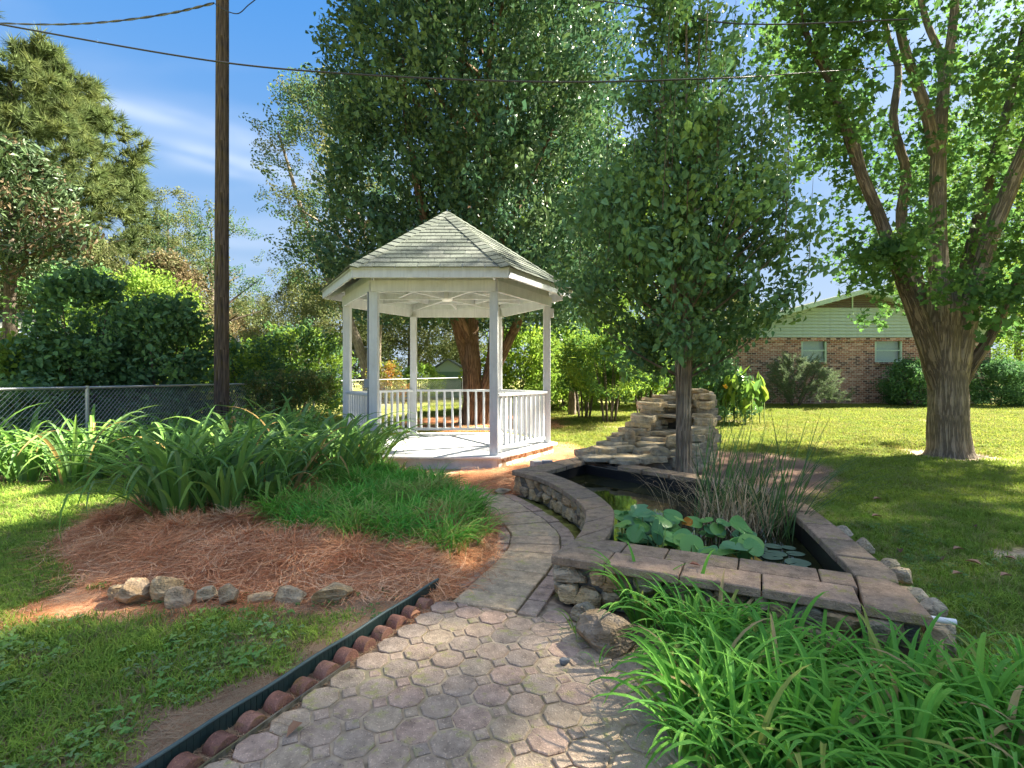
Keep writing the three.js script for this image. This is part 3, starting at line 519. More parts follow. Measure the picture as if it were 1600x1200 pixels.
// ---------------------------------------------------------------- paving
{ // octagons with small squares between them
  const patio = structGroup('patio', 'patio of octagonal concrete pavers in the foreground'), r = rngOf(8), pitch = 0.1575, ax = [0.42, 0.907], bx = [0.907, -0.42], h = pitch / 2 - 0.004, c = h * 0.4142;
  const oct = [[-c, -h], [c, -h], [h, -c], [h, c], [c, h], [-c, h], [-h, c], [-h, -c]], sq = h * 0.5858 - 0.003;
  const to = ([p, q], i, j, k = 1) => [-0.648 + ax[0] * (i * pitch + p * k) + bx[0] * (j * pitch + q * k), 2.087 + ax[1] * (i * pitch + p * k) + bx[1] * (j * pitch + q * k)];
  for (let i = -9; i < 10; i++) for (let j = -6; j < 14; j++) for (const kind of [0, 1]) {
    const o = kind ? 0.5 : 0, ctr = to([0, 0], i + o, j + o); if (inside(PATIO, ctr[0], ctr[1]) < (kind ? 0.0 : 0.015) || ctr[1] < 1.3) continue;
    const t = (r() - 0.5) * 0.1, cs = Math.cos(t), sn = Math.sin(t), w = kind ? 0.88 + 0.12 * r() : 0.955 + 0.04 * r(), off = [(r() - 0.5) * 0.007, (r() - 0.5) * 0.007];
    const shape = (kind ? [[-sq, 0], [0, -sq], [sq, 0], [0, sq]] : oct).map(([p, q]) => [(p * cs - q * sn) * w + off[0], (p * sn + q * cs) * w + off[1]]);
    const gq = slab(shape.map((e) => to(e, i + o, j + o)), 0.014 + 0.007 * r() + 0.006 * fbm(ctr[0] * 2, 0, ctr[1] * 2), 0.05, 0.0035);
    const uv = gq.attributes.uv, du = r(), dv = r(); for (let k = 0; k < uv.count; k++) uv.setXY(k, uv.getX(k) + du, uv.getY(k) + dv);
    part('paver', gq, M.paver[Math.floor(Math.pow(r(), 1.2) * 5)], patio);
  }
}
{ // the curving path of oblong slabs with a row of small pavers on either side
  const path = structGroup('garden_path', 'curving path of oblong concrete slabs leading to the gazebo'), r = rngOf(18), Lp = pathCurve.getLength(), n = Math.floor(Lp / 0.198);
  const fr = (s) => { const t = clamp(s / Lp, 0, 1), p = pathCurve.getPointAt(t), d = pathCurve.getTangentAt(t); return [p.x, -p.z, d.x, -d.z]; };
  const pt = (s, w) => { const [x, D, dx, dD] = fr(s); return [x + dD * w, D - dx * w]; };
  const add = (s0, s1, w0, w1, m, y) => { const gq = slab([pt(s0, w0), pt(s0, w1), pt(s1, w1), pt(s1, w0)], y, 0.05, 0.005), uv = gq.attributes.uv, du = r(), dv = r(); for (let k = 0; k < uv.count; k++) uv.setXY(k, uv.getX(k) + du, uv.getY(k) + dv); part('paver', gq, m, path); };
  for (let i = 0; i < n; i++) {
    const s0 = i * 0.198 + 0.004 + 0.003 * r(), s1 = (i + 1) * 0.198 - 0.004, y = 0.020 + 0.010 * r(), sk = 0.012 * (r() - 0.5);
    if (s0 > 4.05) { const c = -0.05 + 0.2 * (r() - 0.5); add(s0, s1, -0.30 - 0.1 * r(), c - 0.005, M.flag[Math.floor(r() * 4)], y); add(s0, s1, c + 0.005, 0.30 + 0.1 * r(), M.flag[Math.floor(r() * 4)], y + 0.003); continue; }
    add(s0, s1, -0.195 + sk, 0.2 + sk, M.path[Math.floor(r() * 4)], y);
    if (i > 0) add(s0 + 0.02 * r(), s1, -0.315, -0.208, M.paver[Math.floor(r() * 3)], y - 0.006);
    if (i % 1 === 0) add(s0, s1 - 0.015 * r(), 0.213, 0.325, M.paver[Math.floor(r() * 3)], y - 0.004);
  }
}
{ // scalloped brick edging, the plastic strip behind it and the lath before it
  const e0 = P(-1.09, 1.68), e1 = P(-0.44, 3.08), dir = e1.clone().sub(e0), Le = dir.length(); dir.normalize(); const side = V().crossVectors(dir, UP).normalize(), r = rngOf(28); // side points to the path
  const g = thing('brick_edging', 'row of half-round red bricks edging the paver patio', 'edging');
  const n = 12;
  for (let i = 0; i < n; i++) {
    const s = new THREE.Shape(); s.moveTo(-0.05, -0.03); s.lineTo(0.05, -0.03); s.lineTo(0.05, -0.004); s.absarc(0, -0.004, 0.05, 0, Math.PI, false); s.closePath();
    const q = new THREE.ExtrudeGeometry(s, { depth: 0.062, bevelEnabled: true, bevelSize: 0.004, bevelThickness: 0.004, bevelOffset: -0.003, bevelSegments: 2, curveSegments: 12 });
    q.applyMatrix4(new THREE.Matrix4().makeBasis(dir, UP, side).setPosition(e0.clone().addScaledVector(dir, (i + 0.5) / n * Le).addScaledVector(side, -0.085 + 0.01 * (r() - 0.5)).add(V(0, 0.006 + 0.008 * (r() - 0.5), 0))));
    const m = new THREE.Matrix4().makeRotationY((r() - 0.5) * 0.0); q.applyMatrix4(m); part('brick', boxUV(q), M.redBrick[i % 3], g);
  }
  const strip = thing('plastic_edging', 'dark green ribbed plastic strip behind the red brick edging', 'edging');
  const a = e0.clone().addScaledVector(side, -0.115).addScaledVector(dir, -0.1), b = e1.clone().addScaledVector(side, -0.10).addScaledVector(dir, 0.16), parts = [], m = 70;
  for (let i = 0; i < m; i++) { const p = a.clone().lerp(b, i / m), q = a.clone().lerp(b, (i + 0.93) / m), w = 0.004 * Math.sin(i * 0.35); p.addScaledVector(side, w); q.addScaledVector(side, w); parts.push(bar(p.add(V(0, 0.035, 0)), q.add(V(0, 0.035, 0)), 0.007, 0.078 + (i % 2 ? 0.002 : 0), UP)); }
  part('strip', merge(parts), M.edging, strip);
  const top = tube(Array.from({ length: 24 }, (_, i) => a.clone().lerp(b, i / 23).addScaledVector(side, 0.004 * Math.sin(i * 1.07)).add(V(0, 0.078, 0))), Array(24).fill(0.008), 6); part('rolled_top', boxUV(top), std(C(0.07, 0.11, 0.105), { roughness: 0.6 }), strip);
  const lath = part('wooden_lath', bar(e0.clone().addScaledVector(side, 0.0).add(V(0, 0.012, 0)).addScaledVector(dir, -0.05), e0.clone().addScaledVector(dir, 0.80).add(V(0, 0.016, 0)), 0.008, 0.03, UP, 0.001), M.lath, scene); tag(lath, 'thin weathered wooden lath along the foot of the red brick edging', 'lath');
}
// ---------------------------------------------------------------- pond
{
  const g = thing('pond_wall', 'raised garden pond of rubble stone with brown concrete coping slabs', 'pond'), r = rngOf(38), TOP = 0.28, TH = 0.052;
  const along = (pts) => { const c = new THREE.CatmullRomCurve3(pts.map(([x, D]) => P(x, D)), false, 'centripetal'); return (t) => { const p = c.getPointAt(clamp(t)); return [p.x, -p.z]; }; };
  const jig = (gq) => { const uv = gq.attributes.uv, du = r(), dv = r(); for (let k = 0; k < uv.count; k++) uv.setXY(k, uv.getX(k) + du, uv.getY(k) + dv); return gq; };
  const put = (poly, m) => part('coping_slab', jig(slab(poly, TOP + 0.006 * (r() - 0.5), TH, 0.006)), M.coping[m ?? Math.floor(r() * 4)], g);
  // left side: one row of slabs cut from front to back
  const oL = along(outerL), iL = along(innerL), nL = 8, e = 0.004;
  for (let i = 0; i < nL; i++) { const a = i / nL + e, b = (i + 1) / nL - e; put([oL(a), oL((a + b) / 2), oL(b), iL(b), iL((a + b) / 2), iL(a)], [1, 0, 1, 0][i % 4]); }
  // front: two rows
  const A = [0.235, 3.117], B = [1.655, 2.432], u = [0.9007, -0.4345], v = [0.4345, 0.9007];
  const fr = (s, w) => [A[0] + u[0] * s + v[0] * w, A[1] + u[1] * s + v[1] * w];
  const cut = [0, 0.33, 0.74, 1.14, 1.565];
  for (let i = 0; i < 4; i++) { put([fr(cut[i] + e, -0.006), fr(cut[i + 1] - e, -0.006), fr(cut[i + 1] - e, 0.226), fr(cut[i] + e, 0.226)], i < 1 ? 1 : 2); }
  const cut2 = [0.36, 0.62, 1.02, 1.42, 1.585]; put([fr(0.07, 0.234), fr(0.355, 0.234), fr(0.355, 0.44), fr(0.24, 0.44), [0.60, 3.41]], 1);
  for (let i = 0; i < 4; i++) put([fr(cut2[i] + e, 0.234), fr(cut2[i + 1] - e, 0.234), fr(cut2[i + 1] - e, 0.442), fr(cut2[i] + e, 0.442)], i < 2 ? 0 : 3);
  put([fr(1.573, -0.008), fr(1.83, -0.012), [2.0, 2.62], [1.99, 2.74], fr(1.60, 0.42)], 3);
  // right side and back
  const oR = along([[2.005, 2.70], ...outerR.slice(1)]), iR = along([[1.85, 2.79], ...innerR.slice(1)]), nR = 11;
  for (let i = 0; i < nR; i++) { const a = i / nR + e, b = (i + 1) / nR - e; put([oR(a), oR((a + b) / 2), oR(b), iR(b), iR((a + b) / 2), iR(a)]); }
  const back = [[-0.007, 6.0], [1.0, 7.2]], bi = [[0.381, 5.934], [0.95, 6.70]];
  for (let i = 0; i < 4; i++) { const q = (s, t) => [lerp(s[0][0], s[1][0], t), lerp(s[0][1], s[1][1], t)], a = i / 4 + 0.006, b = (i + 1) / 4 - 0.006; put([q(back, a), q(back, b), q(bi, b), q(bi, a)], 1); }
  for (const [x, D, w, d, s] of [[1.12, 6.78, 0.42, 0.36, 3], [1.42, 6.52, 0.34, 0.26, 4]]) { const q = flagGeo(s * 7, w, 0.05, d); q.translate(x, TOP + 0.015, -D); part('flagstone', boxUV(q), M.flag[3], g); }
  // core, liner and pond floor
  const ring = (poly, y0, y1, grow) => { const s = new Soup(), cx = 1.2, cD = 4.6; const q = poly.map(([x, D], i) => { const a = poly[(i + poly.length - 1) % poly.length], b = poly[(i + 1) % poly.length], tx = b[0] - a[0], tD = b[1] - a[1], l = Math.hypot(tx, tD); const nx = tD / l, nD = -tx / l; const sgn = inPoly(poly, x + nx * 0.02, D + nD * 0.02) ? -1 : 1; return [x + sgn * nx * grow, D + sgn * nD * grow]; }); q.forEach((a, i) => { const b = q[(i + 1) % q.length]; s.quad(P(a[0], a[1], y0), P(b[0], b[1], y0), P(b[0], b[1], y1), P(a[0], a[1], y1)); }); return boxUV(s.geo()); };
  part('wall_core', merge([ring(POND, -0.05, TOP - TH + 0.002, -0.075), ring(POOL, 0.0, TOP - TH + 0.002, 0.03)]), M.mortar, g);
  part('pond_liner', merge([ring(POOL, -0.3, TOP - TH - 0.004, 0.004)]), M.black, g);
  // rubble stones in the outer face
  const outer = [...[...outerL].reverse(), [0.6, 2.94], [1.0, 2.75], [1.4, 2.55], [1.8, 2.36], ...outerR.slice(1, 4)], cv = along(outer), Lw = 7.4;
  for (let k = 0; k < 2; k++) for (let s = 0.05 + k * 0.07; s < Lw;) {
    const w = 0.10 + 0.11 * r(), t = s / Lw, [x, D] = cv(t), [x2, D2] = cv(t + 0.01), tx = x2 - x, tD = D2 - D, l = Math.hypot(tx, tD), nx = tD / l, nD = -tx / l, h = 0.115 + 0.045 * r();
    const sg = inPoly(POND, x + nx * 0.03, D + nD * 0.03) ? 1 : -1;
    const q = rockGeo(500 + k * 100 + Math.round(s * 50), w * 1.08, h, 0.13 + 0.05 * r(), 6, 0.13, 0.85); q.rotateZ((r() - 0.5) * 0.4); q.rotateY(Math.atan2(tD, tx) + (r() - 0.5) * 0.3);
    q.translate(x + sg * nx * 0.085, 0.055 + k * 0.115 + 0.02 * (r() - 0.5), -(D + sg * nD * 0.085)); part('stone', boxUV(q), M.stone[Math.floor(r() * 5)], g);
    s += w * 0.98;
  }
  const water = struct('water', new THREE.ShapeGeometry(new THREE.Shape(POOL.map(([x, D]) => new THREE.Vector2(x, D)))).rotateX(-Math.PI / 2).translate(0, 0.115, 0), phys(C(0.016, 0.018, 0.007), { roughness: 0.03, ior: 1.33, bumpMap: T.rippleBump, bumpScale: 0.0008 }), 'dark still water of the garden pond');
  // loose rubble along the outer right side
  [[2.03, 2.45, 0.16], [2.12, 2.62, 0.14], [2.22, 2.86, 0.17], [2.29, 3.05, 0.12], [2.38, 3.3, 0.16], [2.44, 3.6, 0.14], [1.93, 2.36, 0.13], [2.5, 3.9, 0.13]].forEach(([x, D, w], i) => { const q = rockGeo(700 + i, w, w * 0.9, w * 0.8, 8, 0.18); q.translate(x, 0.13 + 0.05 * (i % 2), -D); part('stone', boxUV(q), M.flag[i % 4], g); });
  const pvc = part('plastic_pipe', tube([P(1.86, 2.45, 0.225), P(2.035, 2.375, 0.225)], [0.0135, 0.0135], 16), M.pvc, g); 
  const cap = new THREE.CircleGeometry(0.0135, 16); cap.lookAt(V(0.92, 0, 0.39)); cap.translate(2.0351, 0.225, -2.375); part('pipe_end', cap, M.pvc, pvc);
}
{ // water lilies
  const r = rngOf(48);
  const pad = (R, cup) => { const s = new Soup(), n = 16, c = V(0, 0, 0), rim = []; for (let i = 0; i <= n; i++) { const a = 0.10 + (2 * Math.PI - 0.20) * i / n; const rr = R * (1 + 0.03 * Math.sin(a * 3 + R * 90)) * (1 - 0.10 * Math.sin(a) ** 2); rim.push([V(Math.cos(a) * rr * 0.55, cup * 0.25 * R, Math.sin(a) * rr * 0.55), V(Math.cos(a) * rr, cup * R * (0.8 + 0.5 * Math.sin(a * 2.5 + R * 50)), Math.sin(a) * rr)]); } for (let i = 0; i < n; i++) { s.tri(c, rim[i + 1][0], rim[i][0]); s.quad(rim[i][0], rim[i + 1][0], rim[i + 1][1], rim[i][1]); } return s.geo(); };
  const lily = thing('water_lily', 'crowded green water lily with leaves raised above the pond water', 'water lily');
  const floatLily = thing('water_lily', 'water lily with flat grey green pads floating in the front corner of the pond', 'water lily');
  const cols = [[0.14, 0.34, 0.10], [0.17, 0.38, 0.09], [0.13, 0.30, 0.13], [0.20, 0.40, 0.09]], mats = cols.map((c) => leafMat(C(...c), 0.25, 0.55, { clearcoatRoughness: 0.3 }));
  const stems = [];
  for (let i = 0; i < 66; i++) {
    const a = r() * 6.28, q = Math.sqrt(r()), x = 1.22 + Math.cos(a) * q * 0.46, D = 3.80 + Math.sin(a) * q * 0.48 - (Math.cos(a) * q) * 0.16; if (inside(POOL, x, D) < 0.05) continue;
    const h = 0.15 + 0.17 * r() * (1 - 0.3 * q), m = part('leaf', pad(0.055 + 0.04 * r(), (r() - 0.35) * 0.5), mats[Math.floor(r() * 4)], lily);
    m.position.copy(P(x, D, h)); m.rotation.set(0.25 + (r() - 0.4) * 0.9, 0, (r() - 0.5) * 0.9); m.rotateY(r() * 6.28); if (r() < 0.12) m.rotation.z += 1.1;
    stems.push(tube([P(x, D, h), P(x + (r() - 0.5) * 0.05, D, 0.1)], [0.004, 0.005], 5));
  }
  part('stem', merge(stems), std(C(0.20, 0.22, 0.07)), lily, 'stuff');
  for (const [x, D, c] of [[1.30, 3.83, 0], [1.43, 3.40, 1], [1.56, 3.32, 1], [1.18, 3.95, 2]]) { const m = part('yellowed_leaf', pad(0.042, 0.6), leafMat(C(...[[0.5, 0.2, 0.03], [0.42, 0.27, 0.05], [0.4, 0.3, 0.05]][c]), 0.2, 0.2), lily); m.position.copy(P(x, D, c === 0 ? 0.27 : 0.16)); m.rotation.set(0.5, c * 2, 0.4); m.userData.label = 'yellowed curling lily leaf'; }
  for (const [x, D, R] of [[1.66, 3.86, 0.075], [1.76, 3.74, 0.08], [1.84, 3.62, 0.075], [1.90, 3.78, 0.065], [1.78, 3.55, 0.07], [1.90, 3.45, 0.085], [1.98, 3.62, 0.06], [1.70, 3.62, 0.055], [2.0, 3.75, 0.05], [1.86, 3.36, 0.06]]) { const m = part('leaf', pad(R, 0.02), leafMat(C(0.12, 0.185, 0.12), 0.1, 0.5), floatLily); m.position.copy(P(x, D, 0.119 + 0.002 * r())); m.rotation.y = r() * 6.28; }
}
{ // reeds
  const g = thing('reeds', 'tall clump of thin green and dry brown reeds in the pond', 'reeds'), r = rngOf(58), green = [], dry = [], dark = [];
  const blade = (x, D, az, L, e, curl, w) => strapGeo(L, w, e, curl, (r() - 0.5) * 0.2, 8, 0.15, r() < 0.12 ? 0.9 : 0).rotateY(az).translate(x, 0.08, -D);
  for (let i = 0; i < 170; i++) {
    const q = Math.sqrt(r()), a = r() * 6.28, left = r() < 0.55, x = (left ? 1.83 : 2.08) + Math.cos(a) * q * (left ? 0.28 : 0.18), D = (left ? 4.5 : 4.2) + Math.sin(a) * q * 0.30; if (inside(POOL, x, D) < 0.0 && r() < 0.8) continue;
    const right = r() < 0.72, az = right ? (r() - 0.5) * 1.8 : r() * 6.28, b = blade(x, D, az, 0.45 + 0.68 * r(), 1.5 - 0.5 * r() * r() - (right ? 0.12 : 0.05), 0.1 + 0.6 * r() * r(), 0.008 + 0.005 * r());
    (r() < 0.5 ? green : dark).push(b);
  }
  for (let i = 0; i < 380; i++) { const q = Math.sqrt(r()), a = r() * 6.28, x = 1.92 + Math.cos(a) * q * 0.34, D = 4.35 + Math.sin(a) * q * 0.34; if (inside(POOL, x, D) < 0) continue; dry.push(blade(x, D, r() * 6.28, 0.3 + 0.5 * r() * r(), 1.45 - 0.7 * r(), 0.3 + 1.6 * r() * r(), 0.005 + 0.004 * r())); }
  for (let i = 0; i < 14; i++) { dry.push(blade(1.35 + 0.5 * r(), 4.6 + 0.6 * r(), 2 + 3 * r(), 0.5 + 0.4 * r(), 1.2, 1.6, 0.005)); }
  for (let i = 0; i < 16; i++) dark.push(blade(2.08 + 0.1 * r(), 4.0 + 0.3 * r(), -0.35 + 0.9 * r(), 1.0 + 0.35 * r(), 0.75 + 0.35 * r(), 0.75 + 0.5 * r(), 0.008));
  part('blade', merge(green), leafMat(C(0.13, 0.24, 0.06), 0.25, 0.1), g, 'stuff'); part('blade', merge(dark), leafMat(C(0.085, 0.15, 0.055), 0.15, 0.1), g, 'stuff'); part('dry_blade', merge(dry), std(C(0.62, 0.46, 0.27), { side: THREE.DoubleSide }), g, 'stuff').userData.label = 'dry brown reed blades';
}
// ---------------------------------------------------------------- stacked stone waterfall
{
  const g = thing('stone_waterfall', 'stacked flagstone waterfall stepping down into the back of the pond', 'waterfall'), r = rngOf(68);
  const put = (x, D, y, w, h, d, turn, m) => { const q = flagGeo(Math.floor(r() * 9000), w, h, d); q.rotateX((r() - 0.5) * 0.14); q.rotateZ((r() - 0.5) * 0.16); q.rotateY(turn); q.translate(x, y, -D); part('stone', boxUV(q), (m ?? M.flag[Math.floor(r() * 4)]), g); };
  const course = (pts, y0, tops, wMin, wMax, hMin, hMax, depth) => { // stones along a line, stacked until each place's top
    for (let y = y0; y < 1.12;) {
      const h = hMin + (hMax - hMin) * r();
      const c = new THREE.CatmullRomCurve3(pts.map(([x, D]) => P(x, D)), false, 'catmullrom', 0.1), Lc = c.getLength();
      for (let s = 0.08 * r(); s < Lc;) { const w = wMin + (wMax - wMin) * r(), t = clamp((s + w / 2) / Lc), p = c.getPointAt(t), d = c.getTangentAt(t), f = t * (tops.length - 1), k = Math.min(tops.length - 2, Math.floor(f)), top = lerp(tops[k], tops[k + 1], f - k); if (y + h * 0.6 < top) put(p.x + 0.05 * (r() - 0.5), -p.z + 0.05 * (r() - 0.5), y + h / 2, w * 1.15, h * 1.04, depth * (0.8 + 0.4 * r()), Math.atan2(-d.z, d.x) + (r() - 0.5) * 0.35); s += w; }
      y += h;
    }
  };
  course([[2.40, 8.78], [3.14, 8.78]], 0.62, [1.08, 1.10], 0.2, 0.5, 0.035, 0.11, 0.36);
  course([[2.42, 8.72], [2.22, 8.35], [1.86, 7.95], [1.5, 7.6], [1.2, 7.36], [1.05, 7.24]], 0.0, [1.08, 0.90, 0.66, 0.52, 0.42, 0.36], 0.16, 0.46, 0.035, 0.10, 0.36);
  course([[3.14, 8.85], [3.08, 8.2]], 0.0, [1.10, 1.06], 0.2, 0.36, 0.06, 0.13, 0.28);
  course([[3.04, 8.15], [2.82, 7.75], [2.5, 7.35], [2.2, 7.0]], 0.0, [0.98, 0.62, 0.42, 0.26], 0.18, 0.44, 0.04, 0.13, 0.34);
  const core = merge([box(0.74, 0.95, 0.4, 2.76, 0.45, -8.9), box(0.7, 0.50, 0.7, 2.6, 0.22, -8.35), box(0.8, 0.34, 0.7, 2.15, 0.14, -7.7), box(0.75, 0.22, 0.6, 1.75, 0.1, -7.2)]); part('core', core, M.mortar, g);
  for (const [x, D, y, w, h, d, tn] of [[2.62, 8.5, 0.90, 0.75, 0.05, 0.34, 0.05], [2.55, 8.36, 0.75, 0.8, 0.045, 0.34, -0.1], [2.42, 8.12, 0.50, 0.75, 0.06, 0.5, -0.15], [2.28, 7.85, 0.42, 0.7, 0.06, 0.36, -0.2], [2.15, 7.68, 0.375, 0.66, 0.05, 0.3, 0.1], [1.55, 7.42, 0.34, 0.44, 0.09, 0.3, 0.5], [1.95, 7.3, 0.30, 0.5, 0.1, 0.36, 0.2], [1.5, 6.98, 0.27, 0.6, 0.07, 0.36, -0.2], [1.28, 7.15, 0.34, 0.34, 0.10, 0.26, 0.3], [1.85, 6.9, 0.27, 0.4, 0.08, 0.3, 0.4]]) put(x, D, y, w, h, d, tn, M.flag[(x * 10 | 0) % 3]);
  for (const [x, D, y, w, h, d, s] of [[1.72, 7.62, 0.44, 0.2, 0.36, 0.18, 1], [2.42, 7.5, 0.42, 0.42, 0.26, 0.3, 2], [1.98, 6.95, 0.34, 0.30, 0.18, 0.24, 3], [2.3, 8.4, 0.86, 0.22, 0.2, 0.2, 4], [3.1, 8.6, 1.12, 0.42, 0.14, 0.3, 5]]) part('boulder', rockGeo(800 + s, w, h, d, 8, 0.16).translate(x, y, -D), M.stone[s % 5], g);
}
// ---------------------------------------------------------------- loose stones
[['small brown stone at the left end of the stone row, half behind the pale one', -2.40, 3.16, 0.10, 0.10, 0.10, 4], ['large pale block stone second from the left end of the row', -2.25, 3.09, 0.22, 0.17, 0.18, 2], ['rounded grey brown stone leaning on the large pale block stone', -2.07, 3.14, 0.20, 0.19, 0.18, 1], ['greenish angular stone in the middle of the row with a slanted top', -1.96, 3.06, 0.165, 0.14, 0.14, 3], ['small dark greenish cube-like stone between two gaps of the row', -1.83, 3.12, 0.12, 0.11, 0.11, 3], ['tan three-cornered stone standing on its point in the row', -1.685, 3.09, 0.17, 0.14, 0.11, 4], ['flat grey stone nearly buried in the pine straw', -1.52, 3.14, 0.17, 0.06, 0.12, 1], ['low pinkish stone under the pine straw edge', -1.33, 3.12, 0.20, 0.10, 0.13, 4], ['long tan block stone at the right end of the row', -1.08, 3.12, 0.27, 0.13, 0.15, 0]].forEach(([label, x, D, w, h, d, m], i) => {
  const o = part('stone', rockGeo(900 + i, w, h, d, 7, 0.12, 0.7), M.sand[(m * 2 + i) % 4], scene); o.position.copy(P(x, D, h * 0.38)); o.rotation.y = (i * 1.3) % 0.8 - 0.4; o.rotation.z = i === 5 ? 0.5 : 0; tag(o, label, 'stone', 'row of stones before the pine straw bed');
});
{ const o = part('boulder', rockGeo(957, 0.36, 0.20, 0.27, 7, 0.14), std(C(0.46, 0.36, 0.26), { map: T.stone, bumpMap: T.stoneBump, bumpScale: 0.02, roughness: 0.9 }), scene); o.position.copy(P(0.475, 2.57, 0.07)); o.rotation.y = -0.55; tag(o, 'big rounded brown boulder lying where the patio meets the pond wall', 'boulder'); }
{ const o = part('stone', rockGeo(952, 0.16, 0.12, 0.12, 7, 0.14), M.flag[3], scene); o.position.copy(P(0.40, 2.88, 0.04)); tag(o, 'grey stone at the foot of the pond wall corner, behind the boulder', 'stone'); }
{ const o = part('stone', rockGeo(955, 0.055, 0.03, 0.035, 6, 0.14), std(C(0.15, 0.16, 0.17)), scene); o.position.copy(P(0.245, 2.41, 0.03)); o.rotation.y = 0.5; tag(o, 'small blue grey pebble lying on the octagonal pavers', 'stone'); }
{ const o = part('stone', rockGeo(953, 0.26, 0.10, 0.14, 7, 0.12), M.flag[0], scene); o.position.copy(P(-0.12, 5.98, 0.04)); o.rotation.y = 0.3; tag(o, 'flat grey stone on the path beside the straw patch and pond wall', 'stone'); }
{ const g = thing('outdoor_light', 'small grey outdoor spotlight boxes in straw beside the gazebo', 'light', P(0.42, 7.55)); const b = box(0.14, 0.13, 0.14, -0.08, 0.09, 0, 0.008); b.rotateY(0.5); part('housing', b, M.greyBox, g); part('housing', box(0.16, 0.12, 0.1, 0.09, 0.10, 0.02, 0.008), M.conduit, g); part('base', box(0.24, 0.04, 0.14, 0, 0.02, 0, 0.004), M.greyBox, g); }
// ---------------------------------------------------------------- fallen leaves
{
  const mk = (x, D, y, L, az, c, label, group) => { const s = new Soup(); leafInto(s, V(0, 0, 0), V(Math.cos(az), 0.12, Math.sin(az)).normalize(), UP, L, L * 0.5, 0.4, 0.15); const o = part('fallen_leaf', s.geo().translate(0, 0.008, 0), std(C(...c), { side: THREE.DoubleSide, roughness: 0.8 }), scene); o.position.copy(P(x, D, y)); tag(o, label, 'leaf', group); };
  mk(-0.80, 1.98, 0.02, 0.085, 1.9, [0.36, 0.20, 0.12], 'tan pointed fallen leaf lying beside the red brick edging');
  mk(1.0, 2.93, 0.285, 0.065, 0.4, [0.42, 0.19, 0.115], 'reddish fallen leaf on the front coping of the pond');
  mk(-0.50, 2.86, 0.045, 0.07, 2.4, [0.45, 0.22, 0.12], 'orange brown leaf resting on the red brick edging');
  const where = [[2.93, 3.45, 'upper'], [3.12, 3.78, ''], [3.28, 3.62, ''], [3.22, 3.42, ''], [2.95, 3.95, ''], [3.62, 3.72, ''], [3.36, 3.95, ''], [3.0, 2.98, ''], [2.75, 2.55, ''], [3.4, 4.9, ''], [4.1, 4.6, ''], [2.6, 4.5, ''], [3.9, 5.6, '']];
  where.forEach(([x, D], i) => mk(x, D, 0.035, 0.075 + 0.03 * ((i * 7) % 5) / 5, i * 2.1, [[0.40, 0.23, 0.15], [0.12, 0.07, 0.05], [0.46, 0.27, 0.17]][i % 3], { 8: 'fallen leaf on the grass nearest the white plastic pipe', 5: 'fallen leaf on the grass closest to the bare patch at the right edge', 12: 'fallen leaf on the grass farthest out, towards the big tree', 11: 'fallen leaf on the grass close behind the right side coping of the pond' }[i] || (i % 3 === 1 ? 'dark curled fallen leaf on the grass to the right of the pond' : 'light brown fallen leaf on the grass to the right of the pond'), 'fallen leaves on the grass to the right of the pond'));
}
// ---------------------------------------------------------------- utility pole and wires
{
  const t = thing('utility_pole', 'dark weathered wooden utility pole standing behind the broad-leaved bed', 'utility pole');
  part('pole', tube([P(-5.6, 10.0, -0.1), P(-5.6, 10.0, 3), P(-5.59, 10.0, 6.5), P(-5.58, 10.0, 10.5)], [0.135, 0.127, 0.118, 0.108], 20, 0.03, 3, 24), M.pole, t);
  const at = (u, v, D) => P((u - 800) / 810 * D, D, EYE + (592 - v) / 810 * D);
  const cable = (name, label, pts, r, m, twist = 0) => { const c = new THREE.CatmullRomCurve3(pts), o = thing(name, label, 'cable'); const mk = (ph) => { const q = []; for (let i = 0; i <= 140; i++) { const p = c.getPoint(i / 140), a = i * 0.42 + ph; if (twist) p.add(V(0, Math.sin(a) * twist, Math.cos(a) * twist)); q.push(p); } return tube(q, Array(q.length).fill(r), 6); }; part('strand', mk(0), m, o); if (twist) part('strand', mk(Math.PI), M.cableGrey, o); return o; };
  cable('power_cable', 'single black cable sagging across the sky in front of the pole', [at(-60, 27, 4.7), at(0, 38, 4.7), at(345, 97, 4.7), at(540, 115, 4.7), at(860, 128, 4.7), at(1100, 123, 4.75), at(1240, 115, 6.2), at(1400, 102, 8.4), at(1700, 64, 12)], 0.0075, M.cable);
  cable('power_cable', 'twisted service cable rising to the top of the pole from the left', [at(-90, 28, 17), at(0, 36, 15), at(100, 38, 13.2), at(180, 33, 12), at(270, 20, 10.8), at(334, 5, 10)], 0.014, M.cable, 0.011);
  cable('power_cable', 'thin looping wire at the top right of the pole', [at(336, 6, 9.85), at(356, 18, 9.8), at(372, 21, 9.8), at(388, 8, 9.9), at(402, -3, 10)], 0.009, M.cable);
  cable('power_cable', 'thin dark wire high across the top of the trees', [at(820, -6, 7), at(950, 3, 6.6), at(1120, 34, 6), at(1200, 38, 5.8), at(1420, 30, 5.4)], 0.008, M.cable);
}
